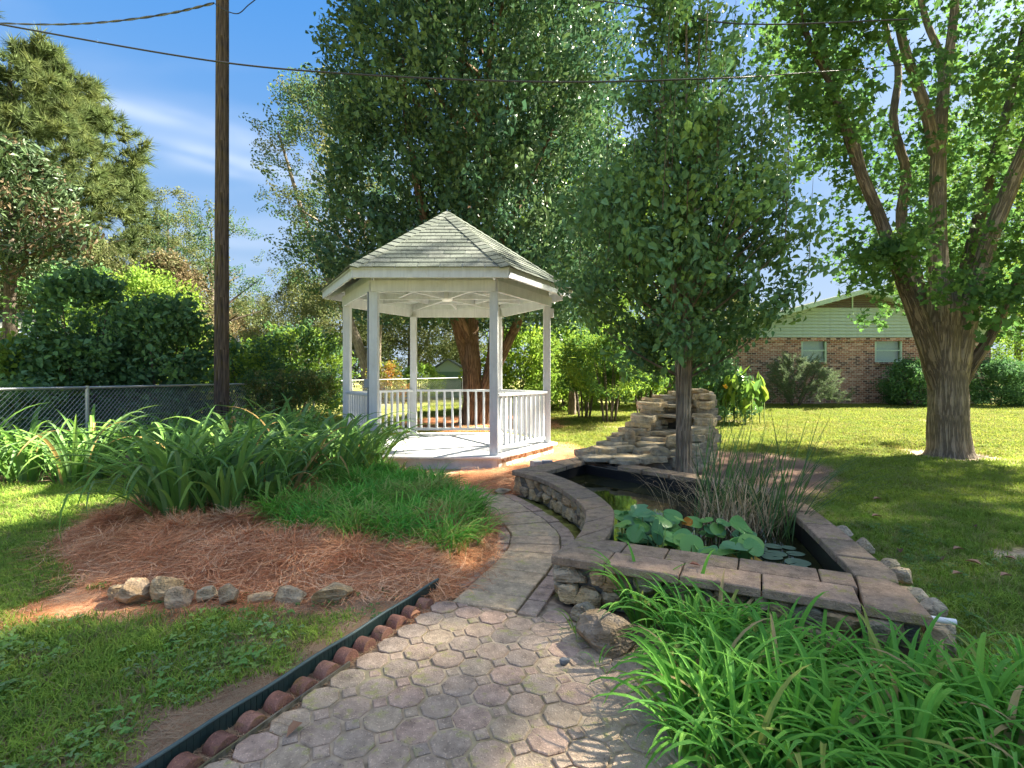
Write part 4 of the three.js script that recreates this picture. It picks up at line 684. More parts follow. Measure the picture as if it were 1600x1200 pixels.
// ---------------------------------------------------------------- chain-link fence
{
  const line = [[-7.25, 3.5, 1.20], [-6.77, 8.26, 1.20], [-6.45, 11.5, 1.215], [-5.93, 15.5, 1.23], [-5.4, 17.5, 1.29], [-1.95, 20, 1.38]];
  const f = thing('chain_link_fence', 'galvanised chain-link fence behind the left bed and the gazebo', 'fence'), h = 1.12;
  const fence = (t, pts, mw, mp, cell, rr, wr) => { const soup = new Soup(); pts.slice(0, -1).forEach((a, i) => {
    const b = pts[i + 1], A = P(a[0], a[1], a[2]), B = P(b[0], b[1], b[2]); part('top_rail', tube([A, B], [rr, rr], 8), mp, t);
    const L = Math.hypot(b[0] - a[0], b[1] - a[1]), at = (s, y) => A.clone().lerp(B, s / L).add(V(0, y - h, 0)), n = Math.ceil(L / 3.3); for (let k = 0; k < n; k++) { const p = at(k / n * L, 0); part('post', tube([p.clone().add(V(0, -0.1, 0)), p.clone().add(V(0, h + 0.03, 0))], [rr * 1.35, rr * 1.35], 10), mp, t); }
    for (const dir of [1, -1]) for (let s = -h; s < L + h; s += cell) { let s0 = s, s1 = s + dir * h, y0 = 0, y1 = h; const cl = (v) => { if (s0 < v && s1 < v || s0 > v && s1 > v) return; }; const lo = Math.min(s0, s1), hi = Math.max(s0, s1); if (hi <= 0 || lo >= L) continue; const yA = (x) => dir > 0 ? x - s0 : s0 - x; const a0 = Math.max(0, lo), a1 = Math.min(L, hi); const p = at(a0, clamp(yA(a0), 0, h)), q = at(a1, clamp(yA(a1), 0, h)), d = q.clone().sub(p).normalize(), o1 = V().crossVectors(d, UP).normalize().multiplyScalar(wr), o2 = V().crossVectors(d, o1).normalize().multiplyScalar(wr), z = o1.clone().add(o2).negate(); for (const [e, g] of [[o1, o2], [o2, z], [z, o1]]) soup.quad(p.clone().add(e), q.clone().add(e), q.clone().add(g), p.clone().add(g)); }
  }); part('wire_mesh', soup.geo(), mw, t, 'stuff'); };
  fence(f, line, M.wire, M.steel, 0.078, 0.021, 0.0021);
  const f2 = thing('chain_link_fence', 'dark chain-link fence far behind the shrubs to the right of the gazebo', 'fence'); fence(f2, [[-1.95, 20.2, 1.42], [3.2, 19.5, 1.36], [6.4, 18.8, 1.34]], M.darkWire, M.darkWire, 0.12, 0.02, 0.003);
}
// ---------------------------------------------------------------- brick house on the right
{
  const D0 = 21, y0 = 0.27, cx = 14.15, hw = 5.25, wallTop = 3.02, g = thing('brick_house', 'red brick house with green siding gable across the right lawn', 'house');
  const X = (u) => (u - 800) / 810 * D0, Y = (v) => EYE + (592 - v) / 810 * D0, wins = [[X(1252), X(1292), Y(566), Y(529)], [X(1367), X(1410), Y(566), Y(529)]];
  const s = new THREE.Shape(); s.moveTo(cx - hw, y0 - 0.3); s.lineTo(cx + hw, y0 - 0.3); s.lineTo(cx + hw, wallTop); s.lineTo(cx - hw, wallTop); s.closePath();
  wins.forEach(([a, b, c, d]) => { const h = new THREE.Path(); h.moveTo(a, c); h.lineTo(a, d); h.lineTo(b, d); h.lineTo(b, c); h.closePath(); s.holes.push(h); });
  part('brick_wall', boxUV(new THREE.ExtrudeGeometry(s, { depth: 0.25, bevelEnabled: false }).translate(0, 0, -D0 - 0.25)), M.brick, g);
  part('brick_wall', merge([box(0.25, wallTop - y0 + 0.3, 12, cx - hw + 0.125, (wallTop + y0 - 0.3) / 2, -D0 - 6.26), box(0.25, wallTop - y0 + 0.3, 12, cx + hw - 0.125, (wallTop + y0 - 0.3) / 2, -D0 - 6.26), box(hw * 2, wallTop - y0 + 0.3, 0.25, cx, (wallTop + y0 - 0.3) / 2, -D0 - 12.4)]), M.brick, g);
  const pitch = 0.268, eave = 3.38, ridge = eave + pitch * (hw + 0.35), zF = -D0 + 0.02;
  const roofY = (x) => ridge - Math.abs(x - cx) * pitch;
  for (let i = 0; i < 9; i++) { const a = wallTop + i * 0.132, b = a + 0.128, wd = Math.min(hw + 0.02, (ridge - b - 0.12) / pitch); part('siding_board', bar(V(cx - wd, (a + b) / 2 + 0.003, zF + 0.012), V(cx + wd, (a + b) / 2 + 0.003, zF + 0.016), 0.02, 0.134, V(0, 1, -0.30).normalize(), 0.002), M.siding, g); }
  const back = new THREE.Shape(); back.moveTo(cx - hw, wallTop); back.lineTo(cx + hw, wallTop); back.lineTo(cx + hw, roofY(cx + hw) - 0.1); back.lineTo(cx, ridge - 0.1); back.lineTo(cx - hw, roofY(cx - hw) - 0.1); part('gable', boxUV(new THREE.ExtrudeGeometry(back, { depth: 0.1, bevelEnabled: false }).translate(0, 0, zF - 0.14)), M.siding, g);
  const vy = wallTop + 9 * 0.132 + 0.02; for (let i = 0; i < 7; i++) { const y = vy + i * 0.085, wd = (ridge - 0.16 - y) / pitch; if (wd > 0.1) part('vent_slat', bar(V(cx - wd, y + 0.04, zF + 0.01), V(cx + wd, y + 0.04, zF + 0.01), 0.02, 0.075, V(0, 1, -0.5).normalize()), M.vent, g); }
  part('vent_post', box(0.05, 0.62, 0.05, cx - 0.4, vy + 0.27, zF + 0.03), M.trim, g);
  for (const k of [-1, 1]) { const e = V(cx + k * (hw + 0.6), roofY(cx + hw + 0.6), 0), top = V(cx, ridge, 0), mid = e.clone().lerp(top, 0.5), q = bar(V(e.x, e.y, 0), V(top.x, top.y, 0), 12.9, 0.10, V(-k * pitch, 1, 0).normalize().negate().negate()); q.translate(0, 0.02, -D0 - 6.0); part('roof', q, M.shingle[1], g); part('barge_board', bar(V(e.x, e.y - 0.02, -D0 + 0.47), V(top.x, top.y - 0.02, -D0 + 0.47), 0.03, 0.17, V(-k * pitch, 1, 0).normalize()), M.trim, g); part('soffit', bar(V(e.x, e.y - 0.1, -D0 + 0.22), V(top.x, top.y - 0.1, -D0 + 0.22), 0.48, 0.02, V(-k * pitch, 1, 0).normalize()), M.siding, g); }
  const glass = phys(C(0.10, 0.13, 0.12), { roughness: 0.06, ior: 1.5 }), blind = std(C(0.45, 0.50, 0.46), { roughness: 0.7 });
  wins.forEach(([a, b, c, d]) => {
    const w = new THREE.Group(); w.name = 'window'; g.add(w); const z = zF - 0.02;
    part('frame', merge([box(0.07, d - c, 0.08, a + 0.035, (c + d) / 2, z - 0.05), box(0.07, d - c, 0.08, b - 0.035, (c + d) / 2, z - 0.05), box(b - a - 0.14, 0.07, 0.08, (a + b) / 2, d - 0.035, z - 0.05), box(b - a - 0.14, 0.06, 0.08, (a + b) / 2, c + 0.03, z - 0.05), box(b - a - 0.14, 0.05, 0.07, (a + b) / 2, (c + d) / 2, z - 0.06)]), M.trim, w);
    for (const [e, f] of [[c + 0.06, (c + d) / 2 - 0.025], [(c + d) / 2 + 0.025, d - 0.07]]) part('pane', new THREE.BoxGeometry(b - a - 0.15, f - e - 0.004, 0.012).translate((a + b) / 2, (e + f) / 2, z - 0.085), phys(C(0.9, 0.95, 0.93), { transmission: 1, thickness: 0, roughness: 0.04 }), w);
    part('blind', box(b - a, d - c, 0.02, (a + b) / 2, (c + d) / 2, z - 0.22), blind, w);
    part('sill', box(b - a + 0.1, 0.07, 0.12, (a + b) / 2, c - 0.037, zF + 0.01), M.brick, w);
  });
  part('sill_course', box(hw * 2 - 0.02, 0.15, 0.03, cx, wallTop - 0.08, zF - 0.002), M.brick, g);
}
{ // corner of a green house beyond the fence, far left
  const g = thing('house', 'corner of a green house with grey roof behind shrubs at the left edge', 'house'), D = 24, x = -23.0;
  part('wall', box(5, 2.9, 6, x - 2.6, 1.6, -D - 3), M.siding, g); part('fascia', box(6, 0.16, 0.04, x - 2.5, 3.55, -D + 0.5), std(C(0.45, 0.68, 0.58)), g);
  part('soffit', box(6, 0.03, 0.6, x - 2.5, 3.46, -D + 0.25), M.siding, g);
  part('roof', bar(V(x - 2.5, 3.60, -D + 0.55), V(x - 2.5, 5.0, -D - 3.6), 6.1, 0.08), M.shingle[2], g);
}
{ // garden shed seen through the gazebo
  const g = thing('shed', 'small green board shed beyond the fence, seen through the gazebo', 'shed'), D = 28, X = (u) => (u - 800) / 810 * D, gy = landY(0, D);
  for (let i = 0; i < 9; i++) part('board', box(X(728) - X(672), 0.145, 0.04, (X(672) + X(728)) / 2, gy + 0.1 + i * 0.155, -D), std(C(0.16, 0.25, 0.16), { map: T.wood }), g);
  part('wall', box(X(728) - X(672), 1.4, 2.2, (X(672) + X(728)) / 2, gy + 0.72, -D - 1.15), std(C(0.16, 0.25, 0.16)), g);
  for (const k of [-1, 1]) part('roof', bar(V((X(672) + X(728)) / 2, gy + 2.1, -D - 1.1), V((X(672) + X(728)) / 2 + k * 1.15, gy + 1.42, -D - 1.1), 2.5, 0.06), M.shingle[0], g);
  const s = new THREE.Shape(); s.moveTo(X(672), gy + 1.42); s.lineTo(X(728), gy + 1.42); s.lineTo((X(672) + X(728)) / 2, gy + 2.06); part('gable', boxUV(new THREE.ExtrudeGeometry(s, { depth: 0.04, bevelEnabled: false }).translate(0, 0, -D - 0.02)), std(C(0.33, 0.40, 0.30)), g);
}
{ // blue bin by the shed
  const D = 26, x = (628 - 800) / 810 * D, g = thing('crate', 'small blue plastic crate on the ground beyond the fence', 'crate', P(x, D, landY(x, D)));
  const w = 0.9, m = std(C(0.04, 0.10, 0.30), { roughness: 0.5 }); part('body', merge([box(w, 0.42, 0.04, 0, 0.25, 0.28), box(w, 0.42, 0.04, 0, 0.25, -0.28), box(0.04, 0.42, 0.52, w / 2 - 0.02, 0.25, 0), box(0.04, 0.42, 0.52, -w / 2 + 0.02, 0.25, 0), box(w - 0.08, 0.03, 0.52, 0, 0.06, 0)]), m, g); part('rim', merge([box(w + 0.06, 0.05, 0.07, 0, 0.485, 0.3), box(w + 0.06, 0.05, 0.07, 0, 0.485, -0.3)]), m, g);
}
// ---------------------------------------------------------------- the young pear tree by the pond
{
  const b = P(2.07, 6.25, 0), t = thing('pear_tree', 'slender young tree with bundled stems and glossy leaves behind the pond', 'tree'), r = rngOf(108);
  for (const [ox, oz, tx, tz, R, H] of [[-0.045, 0.0, -0.30, 0.1, 0.062, 5.2], [0.0, 0.03, 0.02, 0.05, 0.068, 6.6], [0.048, 0.0, 0.22, -0.05, 0.062, 6.0], [0.012, -0.045, -0.05, -0.25, 0.055, 5.4], [-0.03, 0.05, 0.12, 0.25, 0.05, 4.6]]) part('stem', tube([V(b.x + ox * 1.25, -0.05, b.z + oz * 1.25), V(b.x + ox, 0.9, b.z + oz), V(b.x + ox * 1.2 + tx * 0.15, 2.0, b.z + oz + tz * 0.2), V(b.x + tx * 0.7, 3.6, b.z + tz * 0.7), V(b.x + tx, H, b.z + tz)], [R * 0.92, R * 0.72, R * 0.55, R * 0.33, 0.008], 9, 0.12, R * 100, 18), M.barkGrey, t);
  const rad = (tt) => { const y = 1.25 + 5.75 * tt; return y < 1.35 ? 0.45 : y < 2.1 ? lerp(0.55, 1.18, (y - 1.35) / 0.75) : y < 3.2 ? 1.2 : y < 4.1 ? lerp(1.2, 0.70, (y - 3.2) / 0.9) : y < 5.0 ? lerp(0.70, 0.46, (y - 4.1) / 0.9) : lerp(0.46, 0.36, (y - 5) / 2); };
  for (let i = 0; i < 46; i++) { const tt = r() * 0.8, y = 1.1 + 4.2 * tt, a = i * 2.4 + r(), R = rad((y + 0.5 - 1) / 6) * (0.75 + 0.3 * r()), s = V(b.x + 0.03 * Math.cos(a), y, b.z + 0.03 * Math.sin(a)), e = V(b.x + Math.cos(a) * R, y + R * (0.55 + 0.9 * tt), b.z + Math.sin(a) * R), m = s.clone().lerp(e, 0.5).add(V(0, -0.05 * R, 0)); part('limb', tube([s, m, e], [0.017, 0.011, 0.004], 5, 0.05, i, 7), M.barkGrey, t); }
  crown(t, 'crown', SPRAY.pear, M.gloss, G.pear, 2100, 109, V(b.x, 0, b.z), 1.25, 7.0, rad, { gap: -0.10, freq: 1.6, lump: 0.6, up: 0.9, shell: 0.55, scale: 1.2, rMax: 1.5 });
  // long upright shoots strung with leaves
  const shoots = [], lv = []; for (let i = 0; i < 44; i++) { const a = r() * 6.28, y = 2.6 + 2.6 * r(), R = rad((y - 1) / 6) * (0.75 + 0.4 * r()), x = b.x + Math.cos(a) * R + (r() < 0.3 ? 0.15 : 0), z = b.z + Math.sin(a) * R, H = 0.6 + 0.8 * r(); shoots.push(tube([V(x, y - 0.2, z), V(x + 0.03, y + H * 0.5, z), V(x + 0.05 + 0.05 * r(), y + H, z)], [0.006, 0.004, 0.002], 4)); for (let k = 0; k < 3 * H; k++) lv.push({ p: V(x + 0.03, y + k * 0.27, z), q: quatY(V((r() - 0.5) * 0.3, 1, (r() - 0.5) * 0.3).normalize(), r() * 6.28), s: 0.8 + 0.2 * r(), c: mixC(G.pear, r) }); }
  part('shoot', merge(shoots), M.barkGrey, t, 'stuff'); scatter('crown', SPRAY.pear, M.gloss, lv, t);
}
// ---------------------------------------------------------------- the big many-limbed tree on the right lawn
{
  const t = thing('maple_tree', 'big broad tree with many heavy limbs on the right lawn', 'tree'), D0 = 9.1, at = (u, v, d = 0) => P((u - 800) / 810 * (D0 + d), D0 + d, EYE + (592 - v) / 810 * (D0 + d)), b = P(7.68, D0, -0.05);
  part('trunk', tube([V(b.x, -0.05, b.z), V(b.x, 0.10, b.z), V(b.x - 0.02, 0.4, b.z), V(b.x - 0.03, 1.2, b.z), V(b.x - 0.05, 1.75, b.z), V(b.x - 0.03, 2.2, b.z), V(b.x, 2.7, b.z), V(b.x, 3.1, b.z)], [0.40, 0.33, 0.30, 0.28, 0.27, 0.25, 0.18, 0.05], 22, 0.12, 5, 30), M.barkGrey, t);
  const L = (pts, rad, m = M.barkGrey) => part('limb', tube(pts, rad.map((q) => q * 0.68), 11, 0.13, rad[0] * 90, 22), m, t);
  L([at(1478, 640), at(1458, 565), at(1436, 500, -0.1), at(1408, 430, -0.2), at(1375, 340, -0.3), at(1345, 270, -0.4), at(1318, 190, -0.5), at(1296, 125, -0.5), at(1262, 60, -0.6), at(1238, -30, -0.7)], [0.20, 0.26, 0.22, 0.17, 0.14, 0.13, 0.11, 0.09, 0.07, 0.05], M.bark);
  L([at(1350, 285, -0.4), at(1338, 230, -0.4), at(1305, 150, -0.3), at(1290, 90, -0.3), at(1268, 0, -0.2), at(1262, -90, -0.2)], [0.10, 0.09, 0.085, 0.07, 0.06, 0.04], M.bark);
  L([at(1480, 640), at(1470, 540), at(1468, 460), at(1466, 360, 0.1), at(1466, 240, 0.1), at(1476, 130, 0.1), at(1490, 30, 0.1), at(1497, -120, 0.1)], [0.2, 0.30, 0.24, 0.20, 0.175, 0.12, 0.10, 0.06]);
  L([at(1462, 240, 0.1), at(1445, 165, 0.0), at(1432, 130), at(1412, 70, -0.1), at(1400, 10, -0.1), at(1385, -110, -0.2)], [0.15, 0.13, 0.12, 0.10, 0.09, 0.05]);
  L([at(1470, 180, 0.1), at(1470, 90, 0.3), at(1450, 40, 0.4), at(1428, -40, 0.4)], [0.10, 0.09, 0.08, 0.05]);
  L([at(1445, 520, 0.3), at(1428, 420, 0.5), at(1408, 345, 0.6), at(1416, 270, 0.7), at(1396, 190, 0.7), at(1404, 110, 0.8), at(1384, 40, 0.9), at(1390, -60, 0.9)], [0.22, 0.17, 0.14, 0.12, 0.10, 0.085, 0.06, 0.04]);
  L([at(1488, 650, 0), at(1500, 560, -0.1), at(1520, 460, -0.2), at(1545, 380, -0.3), at(1575, 300, -0.4), at(1608, 220, -0.5), at(1660, 90, -0.6)], [0.2, 0.27, 0.21, 0.19, 0.18, 0.15, 0.09]);
  L([at(1490, 520, 0.4), at(1520, 380, 0.6), at(1550, 260, 0.7), at(1580, 150, 0.8), at(1600, 40, 0.9)], [0.22, 0.16, 0.13, 0.10, 0.06], M.bark);
  L([at(1484, 640, 0), at(1512, 580, -0.12), at(1545, 530, -0.3), at(1585, 450, -0.5), at(1620, 400, -0.7), at(1720, 330, -0.9)], [0.16, 0.15, 0.125, 0.11, 0.10, 0.06], M.bark);
  // leaves gather round the limbs and fill the crown
  const r = rngOf(118), spots = [];
  const add = (n, f) => { for (let i = 0; i < n; i++) { const p = f(); if (p) spots.push(p); } };
  const ell = (cx, cy, cz, rx, ry, rz, sh = 0.4) => () => { const d = rndDir(r).multiplyScalar(Math.pow(r(), sh)); const p = V(cx + d.x * rx, cy + d.y * ry, cz + d.z * rz); return noise(p.x * 0.62 + 9, p.y * 0.62, p.z * 0.62) > -0.10 ? p : null; };
  add(1300, ell(8.6, 8.6, -9.1, 3.9, 3.6, 3.8)); add(900, ell(9.2, 5.3, -9.6, 2.9, 2.3, 3.0)); add(380, ell(6.0, 5.8, -8.9, 1.1, 1.9, 1.3)); add(80, ell(6.3, 3.55, -8.6, 0.8, 0.45, 0.8)); add(60, ell(7.5, 2.75, -8.3, 0.7, 0.45, 0.4)); add(150, ell(9.3, 3.1, -8.8, 1.2, 0.9, 1.2)); add(330, ell(9.6, 4.4, -11.2, 2.6, 2.4, 1.6)); add(120, ell(5.6, 7.6, -8.7, 1.0, 1.8, 1.2)); add(170, ell(5.1, 7.0, -8.4, 1.1, 1.5, 1.0, 0.5));
  scatter('crown', SPRAY.lobed, M.thin, spots.map((p) => { const o = V(p.x - 8, 0.4 * (p.y - 5), p.z + 9.1).normalize().addScaledVector(rndDir(r), 0.9); o.y -= 0.15; return { p, q: quatY(o.normalize(), r() * 6.28), s: 0.8 + 0.5 * r(), c: mixC(G.maple, r) }; }), t);
}
// ---------------------------------------------------------------- the tall dense tree behind the gazebo
{
  const D = 14, r0 = (tt) => { const y = 2.9 + 12 * tt; return y < 4.4 ? lerp(2.6, 3.6, (y - 2.9) / 1.5) : y < 10 ? 3.75 : lerp(3.75, 1.2, (y - 10) / 5); };
  tree('pear_tree', 'tall dense many-stemmed tree with dark glossy leaves behind the gazebo', 'tree', { at: [-0.85, D], seed: 120, tr: 0.26, seg: 14, barkMat: M.barkRed,
    trunks: [[[-0.24, 0, 0, 0.36], [-0.20, 0.5, 0, 0.27], [-0.22, 1.5, 0, 0.25], [-0.3, 2.6, 0.1, 0.22], [-0.28, 4.5, 0.1, 0.17], [-0.5, 7, 0, 0.12], [-0.4, 11, 0, 0.05]], [[0.10, 0, -0.05, 0.26], [0.16, 0.8, -0.05, 0.22], [0.38, 1.8, -0.05, 0.21], [0.42, 3, 0, 0.18], [0.22, 5, 0, 0.15], [0.30, 8, 0, 0.10], [0.3, 12, 0, 0.04]], [[0.25, 1.2, 0.1, 0.14], [0.72, 2.2, 0.2, 0.13], [1.15, 3.2, 0.4, 0.12], [1.7, 5.5, 0.6, 0.09], [2.0, 9, 0.6, 0.03]], [[-0.35, 1.6, 0.1, 0.15], [-0.75, 3.2, -0.2, 0.13], [-1.3, 5.2, -0.5, 0.10], [-1.9, 8, -0.6, 0.06], [-2.2, 11, -0.6, 0.02]], [[-0.3, 2.4, -0.2, 0.13], [-0.95, 3.9, -0.6, 0.11], [-1.5, 6, -1.2, 0.08], [-1.8, 9, -1.4, 0.03]]],
    y0: 2.7, y1: 15, r: r0, n: 7800, spray: SPRAY.big, mat: M.gloss, cols: G.back, gap: -0.30, freq: 0.5, up: 0.6, shell: 0.5, scale: 1.36, limbs: 16, limbY: 3, rise: 1.2 });
}
// ---------------------------------------------------------------- trees outside the frame on the right that shade the garden
tree('shade_tree', 'broad leafy tree standing to the right of the garden, out of view', 'tree', { at: [13.2, 7.2], seed: 130, tr: 0.32, y0: 4.2, y1: 15.5, r: egg(3.9), n: 2600, spray: SPRAY.lobed, mat: M.thin, cols: G.maple, scale: 1.35, gap: -0.18, limbs: 7 });
// ---------------------------------------------------------------- trees beyond the garden
const S = (u, D) => [(u - 800) / 810 * D, D];
const pineT = tree('pine_tree', 'huge spreading pine at the upper left of the sky', 'tree', { at: [-31, 32], seed: 140, tr: 0.5, y0: 5, y1: 22.5, r: (t) => t < 0.12 ? lerp(6, 9.6, t / 0.12) : 9.6 * Math.pow(1 - (t - 0.12) / 0.88, 0.55) + 0.4, n: 3600, spray: SPRAY.pine, mat: M.needle, cols: G.pine, scale: 2.0, gap: 0.03, freq: 0.42, up: 0.4, shell: 0.4, limbs: 18, rise: 0.35, limbY: 5 });
tree('magnolia_tree', 'dark magnolia with bronze leaf undersides at the left edge', 'tree', { at: [-19.4, 20], seed: 141, tr: 0.3, y0: 4.4, y1: 9.9, r: (t) => 2.7 * Math.pow(1 - t * t, 0.55), n: 700, spray: SPRAY.magnolia, mat: M.gloss, cols: G.magnolia, scale: 1.2, gap: -0.25, up: 0.5, limbs: 6 });
tree('oak_tree', 'airy tall tree left of the gazebo with pale forked trunk', 'tree', { at: [-6.3, 23], seed: 142, tr: 0.3, barkMat: M.barkPale, trunks: [[[0.1, 0, 0, 0.32], [0.0, 1.8, 0, 0.22], [-0.5, 4.2, 0, 0.17], [-1.4, 7, 0, 0.12], [-2.2, 12, 0, 0.04]], [[0.15, 1.6, 0, 0.18], [0.8, 3.5, 0, 0.14], [1.0, 6, 0, 0.10], [0.6, 10, 0, 0.04]], [[0.7, 0, -0.3, 0.16], [0.75, 2, -0.3, 0.13], [1.3, 4.5, -0.3, 0.10], [1.8, 8, 0, 0.04]]], y0: 3.6, y1: 14, lean: [-2.2, 0], r: (t) => 3.4 * Math.pow(Math.sin(Math.PI * Math.min(0.98, 0.12 + t * 0.86)), 0.7), n: 1250, spray: SPRAY.airy, mat: M.thin, cols: G.back.concat(G.olive), scale: 1.0, gap: -0.06, freq: 0.55, up: 0.3, shell: 0.5, limbs: 16, rise: 0.8 });
tree('oak_tree', 'thin crooked tree with bare lower limbs just right of the pole', 'tree', { at: S(330, 30), seed: 143, tr: 0.22, barkMat: M.bark, y0: 4.8, y1: 10.6, r: egg(3.4), n: 300, spray: SPRAY.airy, mat: M.leaf, cols: G.back.concat(G.olive), scale: 1.0, gap: 0.02, freq: 0.5, limbs: 14, limbY: 2.6, rise: 0.9 });
tree('oak_tree', 'small dark-crowned tree between the pine and the pole', 'tree', { at: S(262, 34), seed: 144, tr: 0.2, y0: 6.5, y1: 13.2, r: egg(2.6), n: 260, spray: SPRAY.airy, mat: M.leaf, cols: G.olive, scale: 1.0, gap: -0.02, limbs: 9, limbY: 4, rise: 0.9 });
[['olive wooded crown low behind the dark shrubs on the left', 150, 28, 2.5, 8.2, 4.0, 520, 'olive'], ['brownish leafed tree between the dark shrubs and the pole', 262, 27, 1.0, 7.2, 3.2, 480, 'brown'], ['yellow olive tree rising behind the pole base', 330, 33, 0.5, 5.6, 3.5, 330, 'brown'], ['hazy olive trees low on the skyline right of the pole', 395, 45, 0.5, 8.0, 4.5, 330, 'olive'], ['rounded olive tree left of the gazebo roof edge', 475, 36, 0.5, 8.4, 3.6, 400, 'olive'], ['dark olive tree behind the left post of the gazebo', 540, 31, 0.5, 7.6, 3.0, 420, 'olive'], ['olive leafed tree behind the shed seen through the gazebo', 640, 36, 1.5, 8.5, 3.6, 480, 'olive'], ['broad tree behind the two reddish trunks', 720, 34, 2.2, 9.0, 3.8, 480, 'olive'], ['sunlit green tree between the gazebo and the young tree', 880, 30, 1.0, 19, 4.6, 1100, 'sunny'], ['leafy tree behind the young tree and waterfall', 1010, 34, 0.5, 14, 4.6, 850, 'sunny'], ['tree showing above the left end of the house roof', 1140, 38, 0.5, 7.2, 4.0, 420, 'olive'], ['pale tree peeking over the right slope of the house roof', 1400, 48, 1, 9.3, 3.4, 300, 'olive'], ['low leafy tree behind the house at the right edge', 1530, 40, 1, 11, 4.2, 480, 'sunny'], ['tall bright yellow green tree behind the broad tree at the right edge', 1590, 33, 1.5, 22, 6.5, 1300, 'sunny']].forEach(([label, u, D, y0, y1, R, n, c], i) => tree('tree', label, 'tree', { at: S(u, D), seed: 150 + i, tr: 0.2, y0, y1, r: egg(R), n, spray: SPRAY.far, mat: i > 11 ? M.thin : M.leaf, cols: G[c], scale: D > 40 ? 1.2 : D < 20 ? 0.75 : 0.95, gap: -0.16, freq: 0.4, limbs: D < 20 ? 8 : 4, group: undefined }));
// ---------------------------------------------------------------- shrubs
const shrub = (label, u, D, y0, y1, R, n, spray, cols, o = {}) => tree('shrub', label, 'shrub', { at: S(u, D), seed: 200 + Math.round(u), tr: 0.05, crownName: 'foliage', y0, y1, r: dome(R), n, spray, cols, gap: -0.22, freq: 1.1, lump: 0.75, scale: 1, up: 0.6, shell: 0.42, trunks: [0, 1, 2, 3].map((k) => [[0.12 * Math.cos(k * 1.6), 0, 0.12 * Math.sin(k * 1.6), 0.035], [R * 0.4 * Math.cos(k * 1.6), y1 * 0.5, R * 0.4 * Math.sin(k * 1.6), 0.022], [R * 0.6 * Math.cos(k * 1.6), y1 * 0.85, R * 0.6 * Math.sin(k * 1.6), 0.008]]), ...o });
shrub('large dark glossy shrub with a leaning trunk behind the left fence post', 128, 10.6, 0.7, 3.2, 0.85, 480, SPRAY.shrub, G.camellia, { mat: M.gloss, scale: 1.55, gap: -0.12, lump: 1.2 });
shrub('large dark glossy shrub behind the fence left of the pole', 255, 11.3, 0.3, 2.75, 0.9, 480, SPRAY.shrub, G.camellia, { mat: M.gloss, scale: 1.55, gap: -0.12, lump: 1.2 });
shrub('dark shrub filling in between the two large glossy shrubs', 195, 12.4, 0.3, 2.5, 0.95, 360, SPRAY.shrub, G.camellia, { mat: M.gloss, scale: 1.5, gap: -0.12, lump: 1.2 });
shrub('bright vine-covered shrub at the left edge above the fence', 18, 10.2, 0.2, 1.95, 0.95, 480, SPRAY.shrub, G.sunny, { mat: M.thin, scale: 1.2 });
shrub('sunlit yellow green shrub rising behind the dark shrubs', 225, 15.0, 0.5, 4.0, 2.0, 620, SPRAY.big, G.sunny, { mat: M.thin, scale: 1 });
shrub('green shrub behind the magnolia and the dark shrubs', 130, 16, 0.5, 4.3, 1.7, 520, SPRAY.big, G.maple, { mat: M.leaf });
shrub('rounded sunlit vine-covered bush left of the gazebo', 465, 16.5, 0.1, 2.85, 1.5, 800, SPRAY.shrub, G.sunny.concat(G.ivy), { mat: M.thin, scale: 1.3 });
shrub('light green shrub on the right of the pole behind the fence', 380, 14.5, 0.1, 2.1, 1.2, 460, SPRAY.shrub, G.sunny.concat(G.ivy), { mat: M.thin, scale: 1.2 });
shrub('pale shrub behind the fence between the pole and the rounded bush', 415, 24, 0.1, 2.9, 2.2, 420, SPRAY.big, G.olive, { mat: M.thin });
shrub('orange and yellow leafed shrub seen through the left gazebo opening', 602, 22, 0.1, 1.6, 0.6, 120, SPRAY.shrub, [[0.42, 0.2, 0.05], [0.34, 0.28, 0.05], [0.2, 0.25, 0.05]], { mat: M.thin, scale: 1.4 });
shrub('yellow green shrub beside the blue crate beyond the fence', 655, 25, 0.1, 1.5, 1.0, 220, SPRAY.shrub, G.sunny, { mat: M.thin, scale: 1.4 });
[['bright leafy shrub right behind the right gazebo posts', 815, 17.5, 2.6, 1.5, 620], ['bright leafy shrub seen just beyond the right side of the gazebo roof', 880, 19, 2.9, 1.5, 620], ['light green shrub behind the multi-stemmed shrubs', 960, 20, 2.9, 1.7, 560], ['light shrub behind the stone waterfall', 1045, 19.5, 2.6, 1.5, 460]].forEach(([l, u, D, h, R, n]) => shrub(l, u, D, 0.15, h, R, n, SPRAY.shrub, G.sunny, { mat: M.thin, scale: 1.5 }));
[['leftmost multi-stemmed shrub with bare lower stems on the sunlit lawn', 913, 15.6, 2.35, 0.75, 300], ['multi-stemmed shrub with bare stems beside the waterfall, widest of three', 952, 14.4, 2.35, 0.95, 430], ['multi-stemmed shrub with bare stems nearest the waterfall', 1005, 15.8, 2.4, 0.8, 320]].forEach(([l, u, D, h, R, n]) => shrub(l, u, D, 0.75, h, R, n, SPRAY.long, G.sunny.concat(G.maple), { mat: M.thin, scale: 1.1, r: egg(R), shell: 0.5, trunks: Array.from({ length: 9 }, (_, k) => [[0.16 * Math.cos(k * 2.4), 0, 0.16 * Math.sin(k * 2.4), 0.026], [0.3 * Math.cos(k * 2.4), h * 0.45, 0.3 * Math.sin(k * 2.4), 0.018], [R * 0.55 * Math.cos(k * 2.4), h * 0.9, R * 0.55 * Math.sin(k * 2.4), 0.006]]) }));
shrub('dark shrub with pale glints right behind the waterfall', 1112, 14.8, 0.1, 1.75, 0.85, 420, SPRAY.shrub, G.camellia, { mat: M.gloss, scale: 1.3 });
